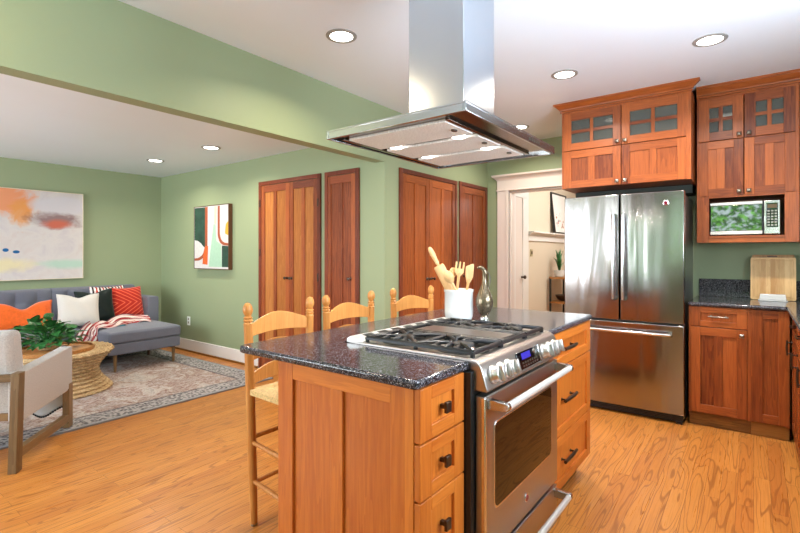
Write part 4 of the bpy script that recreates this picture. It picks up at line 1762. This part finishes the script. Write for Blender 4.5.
# rope coffee table
TX, TY, TR = 1.57, 5.155, .400
TH = .385
ct = thing('coffee_table', 'hourglass coffee table wound with pale rope, before the sofa', 'table', (TX, TY, RZ))
b = MB()
NC, PER = 12, 9
NS = 272
rings = []
for j in range(NC * PER + 1):
    z_ = j / (NC * PER)
    base = TR - .125 * math.sin(PI * min(1, max(0, z_))) ** 1.25 + .012 * z_
    ph = (j % PER) / PER
    coil = j // PER
    bulge = .024 * math.sin(PI * ph) ** .6
    ring = []
    for i in range(NS):
        an = 2 * PI * i / NS
        st = .008 * math.sin(an * 34 + coil * 1.9 + ph * 4.2) * math.sin(PI * ph)
        r = base + bulge + st
        ring.append(Vector((TX + r * math.cos(an), TY + r * math.sin(an), RZ + .0005 + z_ * (TH - RZ))))
    rings.append(ring)
b.loft(rings)
b.build('rope_body', M['rope'], ct, angle=80)
b = MB()
for k in range(8):
    r0 = TR + .004 - k * .022
    b.tube([(TX + (r0 + .0035 * math.sin(i * 1.57 + k)) * math.cos(2 * PI * i / 120), TY + (r0 + .0035 * math.sin(i * 1.57 + k)) * math.sin(2 * PI * i / 120), TH + .003 * math.sin(i * 1.57)) for i in range(120)], .0125, 8, closed=True)
b.build('rope_rim', M['rope'], ct, angle=80)
tr = thing('serving_tray', 'round planked wooden tray on top of the rope coffee table', 'tray', (1.50, 5.10, TH + .0135))
tx, ty, tz = 1.50, 5.10, TH + .0135
b = MB()
n = 8
for i in range(n):
    y0, y1 = -.30 + .6 * i / n, -.30 + .6 * (i + 1) / n - .003
    hw0, hw1 = math.sqrt(max(.0, .0906 - y0 * y0)), math.sqrt(max(.0, .0906 - y1 * y1))
    b.prism(WORLD, [(tx - hw0, ty + y0), (tx + hw0, ty + y0), (tx + hw1, ty + y1), (tx - hw1, ty + y1)], tz, tz + .012)
b.build('boards', M['tray_wood'], tr, bevel=.001)
b = MB()
b.lathe([(.300, 0), (.314, 0), (.316, .030), (.302, .032), (.300, .01)], (tx, ty, tz), (0, 0, 1), 72, False)
b.build('rim', M['tray_wood'], tr, bevel=.001)
pp = thing('potted_plant', 'leafy green pothos in a wicker bowl on the coffee table tray', 'plant', (1.475, 5.14, tz + .0125))
ox, oy, oz = 1.475, 5.14, tz + .0125
b = MB()
b.lathe([(.05, 0), (.075, .006), (.092, .035), (.095, .06), (.088, .078), (.082, .078), (.086, .05)], (ox, oy, oz), (0, 0, 1), 40, False)
b.build('pot', M['pot_glass'], pp, angle=60)
b = MB()
b.lathe([(.086, .058), (.02, .066), (.001, .067)], (ox, oy, oz), (0, 0, 1), 24, False)
b.build('soil', M['soil'], pp)


def leaf(b, p, d, up, L, w_):
    d = Vector(d).normalized()
    sd = d.cross(Vector(up)).normalized()
    n = sd.cross(d).normalized()
    prof = [(0, 0, 0), (.10, .34, -.02), (.30, .50, .0), (.55, .42, -.03), (.8, .2, -.10), (1, 0, -.2)]
    c_ = [p + d * (L * a) + n * (L * k) for a, _, k in prof]
    vs, fs = [], []
    for i, (a, h, k) in enumerate(prof):
        vs += [c_[i] - sd * (h * w_) + n * (.25 * h * w_), c_[i], c_[i] + sd * (h * w_) + n * (.25 * h * w_)]
    for i in range(len(prof) - 1):
        q = i * 3
        fs += [(q, q + 1, q + 4, q + 3), (q + 1, q + 2, q + 5, q + 4)]
    b.add(vs, fs)


rnd = random.Random(3)
b, sb = MB(), MB()
top = Vector((ox, oy, oz + .07))
for k in range(135):
    az = rnd.uniform(0, 2 * PI)
    el = rnd.uniform(-.15, 1.25)
    R_ = rnd.uniform(.10, .235)
    dr = Vector((math.cos(az) * math.cos(el), math.sin(az) * math.cos(el), math.sin(el) * .95))
    if k < 12:
        dr = (-RV * 1.0 + Vector((0, 0, .35 + .3 * rnd.random())) + FV * rnd.uniform(-.4, .4)).normalized()
        R_ = rnd.uniform(.18, .30)
    p = top + dr * R_
    p.z = max(p.z, tz + .03)
    sb.tube([top + Vector((rnd.uniform(-.03, .03), rnd.uniform(-.03, .03), -.01)), top + dr * R_ * .55 + Vector((0, 0, .02)), p], .0022, 5)
    out = (dr + Vector((rnd.uniform(-.5, .5), rnd.uniform(-.5, .5), rnd.uniform(-.7, .25)))).normalized()
    L = rnd.uniform(.065, .11)
    leaf(b, p, out, Vector((rnd.uniform(-.4, .4), rnd.uniform(-.4, .4), 1)), L, L * .85)
b.build('foliage', M['leaf'], pp, recalc=False)
sb.build('stems', M['leaf'], pp)

# armchair
AX, AY, AR = .797, 3.966, math.atan2(-.62, .785)
ac = thing('armchair', 'oatmeal boucle armchair with an ash-brown sled frame, seen from behind at the left edge', 'armchair', (0, 0, 0))
hw = .33
for s in (-1, 1):
    b = MB()
    b.loft([[Vector((s * hw + a * .022, -.362 + c * .034 + y, z)) for a, c in ((-1, -1), (1, -1), (1, 1), (-1, 1))] for y, z in ((0, 0), (.035, .58))])
    b.build('back_leg', M['walnut'], ac, bevel=.003)
    b = MB()
    b.box(s * hw - .022, s * hw + .022, .322, .388, (RZ + .001), .335)
    b.build('front_leg', M['walnut'], ac, bevel=.003)
    b = MB()
    b.loft([[Vector((s * hw - .02, y, z0)), Vector((s * hw + .02, y, z0)), Vector((s * hw + .02, y, z0 + .055)), Vector((s * hw - .02, y, z0 + .055))] for y, z0 in ((-.335, .075), (.325, .055))])
    b.build('stretcher', M['walnut_h'], ac, bevel=.003)
    b = MB()
    b.prism(Fr((s * (hw - .012), 0, 0), (0, 1, 0), (0, 0, 1), (1, 0, 0)), rounded([(-.318, .285), (.30, .288), (.385, .325), (.385, .605), (.30, .60), (-.318, .575)], [.01, .01, .02, .03, .02, .02]), -.045 if s > 0 else -.032, .032 if s > 0 else .045)
    b.build('arm', M['boucle'], ac, bevel=.012, seg=3)
b = MB()
b.box(-hw + .022, hw - .022, -.352, -.318, .53, .572)
b.box(-hw + .022, hw - .022, -.30, -.26, .285, .33)
b.build('back_rail', M['walnut_h'], ac, bevel=.003)
b = MB()
soft_box(b, -hw + .036, hw - .036, -.28, .375, .30, .45, .02)
weld(b.build('seat', M['boucle'], ac, bevel=.02, seg=3))
b = MB()
b.loft([[Vector((-.30, y - .015, z)), Vector((.30, y - .015, z)), Vector((.30, y + .125, z)), Vector((-.30, y + .125, z))] for y, z in ((-.255, .30), (-.29, .55), (-.315, .70), (-.335, .825))])
b.build('backrest', M['boucle'], ac, bevel=.035, seg=4)
ac.location = (AX, AY, 0)
ac.rotation_euler = (0, 0, AR)
# pom-pom cloth hanging over the front of the armchair seat
Mch = Matrix.Translation((AX, AY, 0)) @ Matrix.Rotation(AR, 4, 'Z')
tw = thing('pompom_throw', 'white cloth with a black beaded hem hanging down in front of the armchair seat', 'blanket', Mch @ Vector((0, .39, .46)))
b = MB()
hem = lambda a: .125 + .03 * math.cos(a * 2 * PI * 2)
def cl(a, c):
    x = -.26 + .55 * a
    if c < .3:
        y, z = .20 + .19 * (c / .3), .462
    else:
        y, z = .395 + .012 * math.sin(a * 14), .458 + (hem(a) - .458) * ((c - .3) / .7)
    return Mch @ Vector((x, y, z))
b.grid(cl, 40, 20)
b.build('cloth', M['cloth_w'], tw, solid=.006, recalc=False)
for i in range(41):
    q = cl(i / 40, 1)
    b = MB()
    b.ell(q - Vector((0, 0, .006)), .0085, .0085, .0085, 8, 6)
    b.build('bead', M['black'], tw)

# paintings
pa = thing('abstract_painting', 'large pale abstract canvas with orange and rust brushwork above the sofa', 'painting', (2.276, 6.68, .983))
b = MB()
b.box(.80, 2.268, 6.680, 6.715, .991, 2.022)
cv = b.build('canvas', M['canvas'], pa)
b = MB()
for q in ((.792, 2.276, .983, .991), (.792, 2.276, 2.022, 2.03), (.792, .80, .991, 2.022), (2.268, 2.276, .991, 2.022)):
    b.box(q[0], q[1], 6.674, 6.719, q[2], q[3])
b.build('frame', plain('pale_maple_frame', (222, 206, 180), .5), pa, bevel=.001)
pa = thing('abstract_painting', 'small geometric canvas in green, rust and mint beside the double closet', 'painting', (3.24, 5.36, 1.10))
F = FX(3.208, 5.74, 1.103)
w_, h_ = .758, .775
b = MB()
b.ob(F, .0, w_, 0, h_, -.046, 0)
def pl(mi, n, pts):
    b.mat = mi
    b.prism(F, [(x * w_, y * h_) for x, y in pts], -.001, n)
pl(1, .0006, [(0.006, .46), (.10, .45), (.2, .41), (.27, .36), (.33, .33), (.35, .99), (.006, .99)])
pl(2, .0010, rounded([(.33, .99), (.33, .36), (.26, .22), (.12, .165), (.006, .16), (.006, .12), (.16, .125), (.32, .19), (.40, .34), (.41, .99)], [0, .03, .05, .05, 0, 0, .05, .05, .03, 0]))
pl(3, .0012, [(.25, .07), (.40, .06), (.42, .36), (.33, .36), (.27, .2)])
pl(4, .0008, [(.44, .03), (.82, .03), (.80, .38), (.66, .44), (.64, .70), (.52, .71), (.47, .35)])
pl(5, .0009, [(.60, .72), (.66, .70), (.67, .99), (.60, .99)])
pl(2, .0010, rounded([(.70, .99), (.70, .52), (.76, .41), (.86, .37), (.995, .36), (.995, .40), (.88, .41), (.80, .45), (.76, .54), (.76, .99)], [0, .03, .05, .04, 0, 0, .04, .05, .03, 0]))
pl(1, .0007, [(.82, .03), (.995, .03), (.995, .355), (.82, .365)])
pl(6, .0009, rounded([(.90, .55), (.995, .52), (.995, .74), (.93, .70)], [.03, 0, 0, .03]))
pl(7, .0009, [(.44, .04), (.58, .72), (.60, .99), (.42, .99), (.43, .4)])
b.build('canvas', [plain('canvas_grey_white', (206, 202, 202), .7), plain('canvas_dark_green', (34, 66, 52), .7, var=.3, scale=12), plain('canvas_rust', (158, 78, 46), .7), plain('canvas_orange', (206, 92, 34), .7), plain('canvas_mint', (162, 196, 172), .7), plain('canvas_peach', (226, 200, 166), .7), plain('canvas_mustard', (226, 160, 52), .7), plain('canvas_white', (214, 210, 208), .7)], pa)
b = MB()
for q in ((-.008, 0, -.008, h_ + .008), (w_, w_ + .008, -.008, h_ + .008), (0, w_, -.008, 0), (0, w_, h_, h_ + .008)):
    b.ob(F, q[0], q[1], q[2], q[3], -.049, .004)
b.build('frame', M['dark_walnut'], pa, bevel=.001)

# wall outlet
t = thing('wall_outlet', 'white power outlet low on the green wall beside the chaise', 'outlet', (XL, 5.97, .35))
F = FX(XL, 6.005)
b = MB()
b.ob(F, 0, .07, .34, .455, 0, .006)
b.build('plate', M['white_pl'], t, bevel=.002)
b = MB()
for z in (.365, .41):
    b.ob(F, .022, .048, z, z + .026, .006, .0075)
b.build('sockets', M['pewter'], t)

# ================================================================ hall furniture
pf = thing('framed_picture', 'black-framed sketch leaning on the white plate rail in the hall', 'picture', (7.34, 2.4, 1.5925))
lean = Vector((0, .10, 1)).normalized()
F = Fr((6.99, 2.382, 1.5925), (1, 0, 0), lean, Vector((0, -1, .10)).normalized())
w_, h_ = .70, .63
b = MB()
for q in ((0, .022, 0, h_), (w_ - .022, w_, 0, h_), (.022, w_ - .022, 0, .022), (.022, w_ - .022, h_ - .022, h_)):
    b.ob(F, q[0], q[1], q[2], q[3], -.02, .016)
b.build('frame', M['black'], pf, bevel=.002)
b = MB()
b.ob(F, .02, w_ - .02, .02, h_ - .02, -.018, .0)
b.mat = 1
rnd = random.Random(5)
for k in range(26):
    x, y = rnd.uniform(.14, .5), rnd.uniform(.10, .42)
    if y > .42 - abs(x - .25) * .8:
        continue
    b.mat = 1 + k % 3
    s_ = rnd.uniform(.006, .02)
    b.prism(F, [(x - s_, y - s_ * .6), (x + s_ * .8, y - s_), (x + s_, y + s_ * .8), (x - s_ * .6, y + s_)], -.001, .0006 + k * .00002)
b.build('artwork', [plain('paper', (236, 232, 228), .8), plain('ink_brown', (170, 120, 86), .8), plain('ink_grey', (130, 128, 130), .8), plain('ink_red', (190, 96, 70), .8)], pf)

sh = thing('shelf_stand', 'small black metal stand with two wooden shelves in the hall', 'shelf', (7.16, 2.27, 0))
for x in (6.86, 7.46):
    for y in (2.14, 2.40):
        b = MB()
        b.box(x - .012, x + .012, y - .012, y + .012, 0, .925)
        b.build('leg', M['black'], sh)
b = MB()
for z in (.555, .915):
    b.box(6.848, 7.472, 2.128, 2.412, z, z + .026)
b.build('shelf', M['tray_wood'], sh, bevel=.002)
hp = thing('potted_plant', 'spiky long-leaved plant in a pale pot on the hall stand', 'plant', (6.985, 2.31, .9415))
b = MB()
b.lathe([(.05, 0), (.065, .01), (.075, .10), (.070, .10), (.06, .03)], (6.985, 2.31, .9415), (0, 0, 1), 24, False)
b.build('pot', M['white_cer'], hp)
b = MB()
rnd = random.Random(11)
for k in range(30):
    az = rnd.uniform(0, 2 * PI)
    sp = rnd.uniform(.04, .15)
    hh = rnd.uniform(.18, .42)
    p0 = Vector((6.985, 2.31, 1.01))
    p1 = p0 + Vector((math.cos(az) * sp * .5, math.sin(az) * sp * .35, hh * .65))
    p2 = p0 + Vector((math.cos(az) * sp * 1.2, math.sin(az) * sp * .7, hh * .85))
    sd = Vector((-math.sin(az), math.cos(az), .2)) * .011
    b.add([p0 - sd * .5, p0 + sd * .5, p1 + sd, p1 - sd, p2], [(0, 1, 2, 3), (3, 2, 4)])
b.build('foliage', M['leaf'], hp, recalc=False, solid=.001)
t = thing('bowl', 'dark round bowl on the lower shelf of the hall stand', 'bowl', (7.05, 2.27, .5815))
b = MB()
b.lathe([(.04, 0), (.09, .03), (.12, .09), (.11, .09), (.08, .04), (.001, .02)], (7.05, 2.27, .5815), (0, 0, 1), 28)
b.build('bowl_body', M['bronze'], t)
t = thing('light_switch', 'small brass-trimmed switch plate on the cream hall wall below the plate rail', 'switch', (6.24, 2.45, 1.25))
F = FY(2.45, 6.20)
b = MB()
b.ob(F, 0, .085, 1.25, 1.35, 0, .008)
b.build('plate', plain('brass_plate', (196, 180, 140), .4, .3), t, bevel=.002)
b = MB()
b.ob(F, .03, .055, 1.28, 1.32, .008, .014)
b.build('toggle', M['bronze'], t)

# ================================================================ garden behind the window that the microwave mirrors
slab('ground', [(-9, -2.4, -8, 9, -.16, -.06)], plain('lawn_ground', (96, 120, 64), .9))
b = MB()
rnd = random.Random(21)
for k in range(9000):
    y, z = rnd.uniform(-3.2, 3.2), rnd.uniform(-.05, 4.4)
    x = -4.75 + .35 * math.sin(y * 2.1 + 1) * math.sin(z * 1.9) + rnd.uniform(-.35, .35)
    d = Vector((rnd.uniform(.0, 1), rnd.uniform(-1, 1), rnd.uniform(-.9, .6)))
    leaf(b, Vector((x, y, z)), d, Vector((rnd.uniform(.2, 1), rnd.uniform(-.5, .5), 1)), rnd.uniform(.09, .17), .10)
tag(b.build('hedge', M['leaf2'], None, recalc=False), 'tall leafy green hedge outside, seen mirrored in the microwave door', 'hedge')
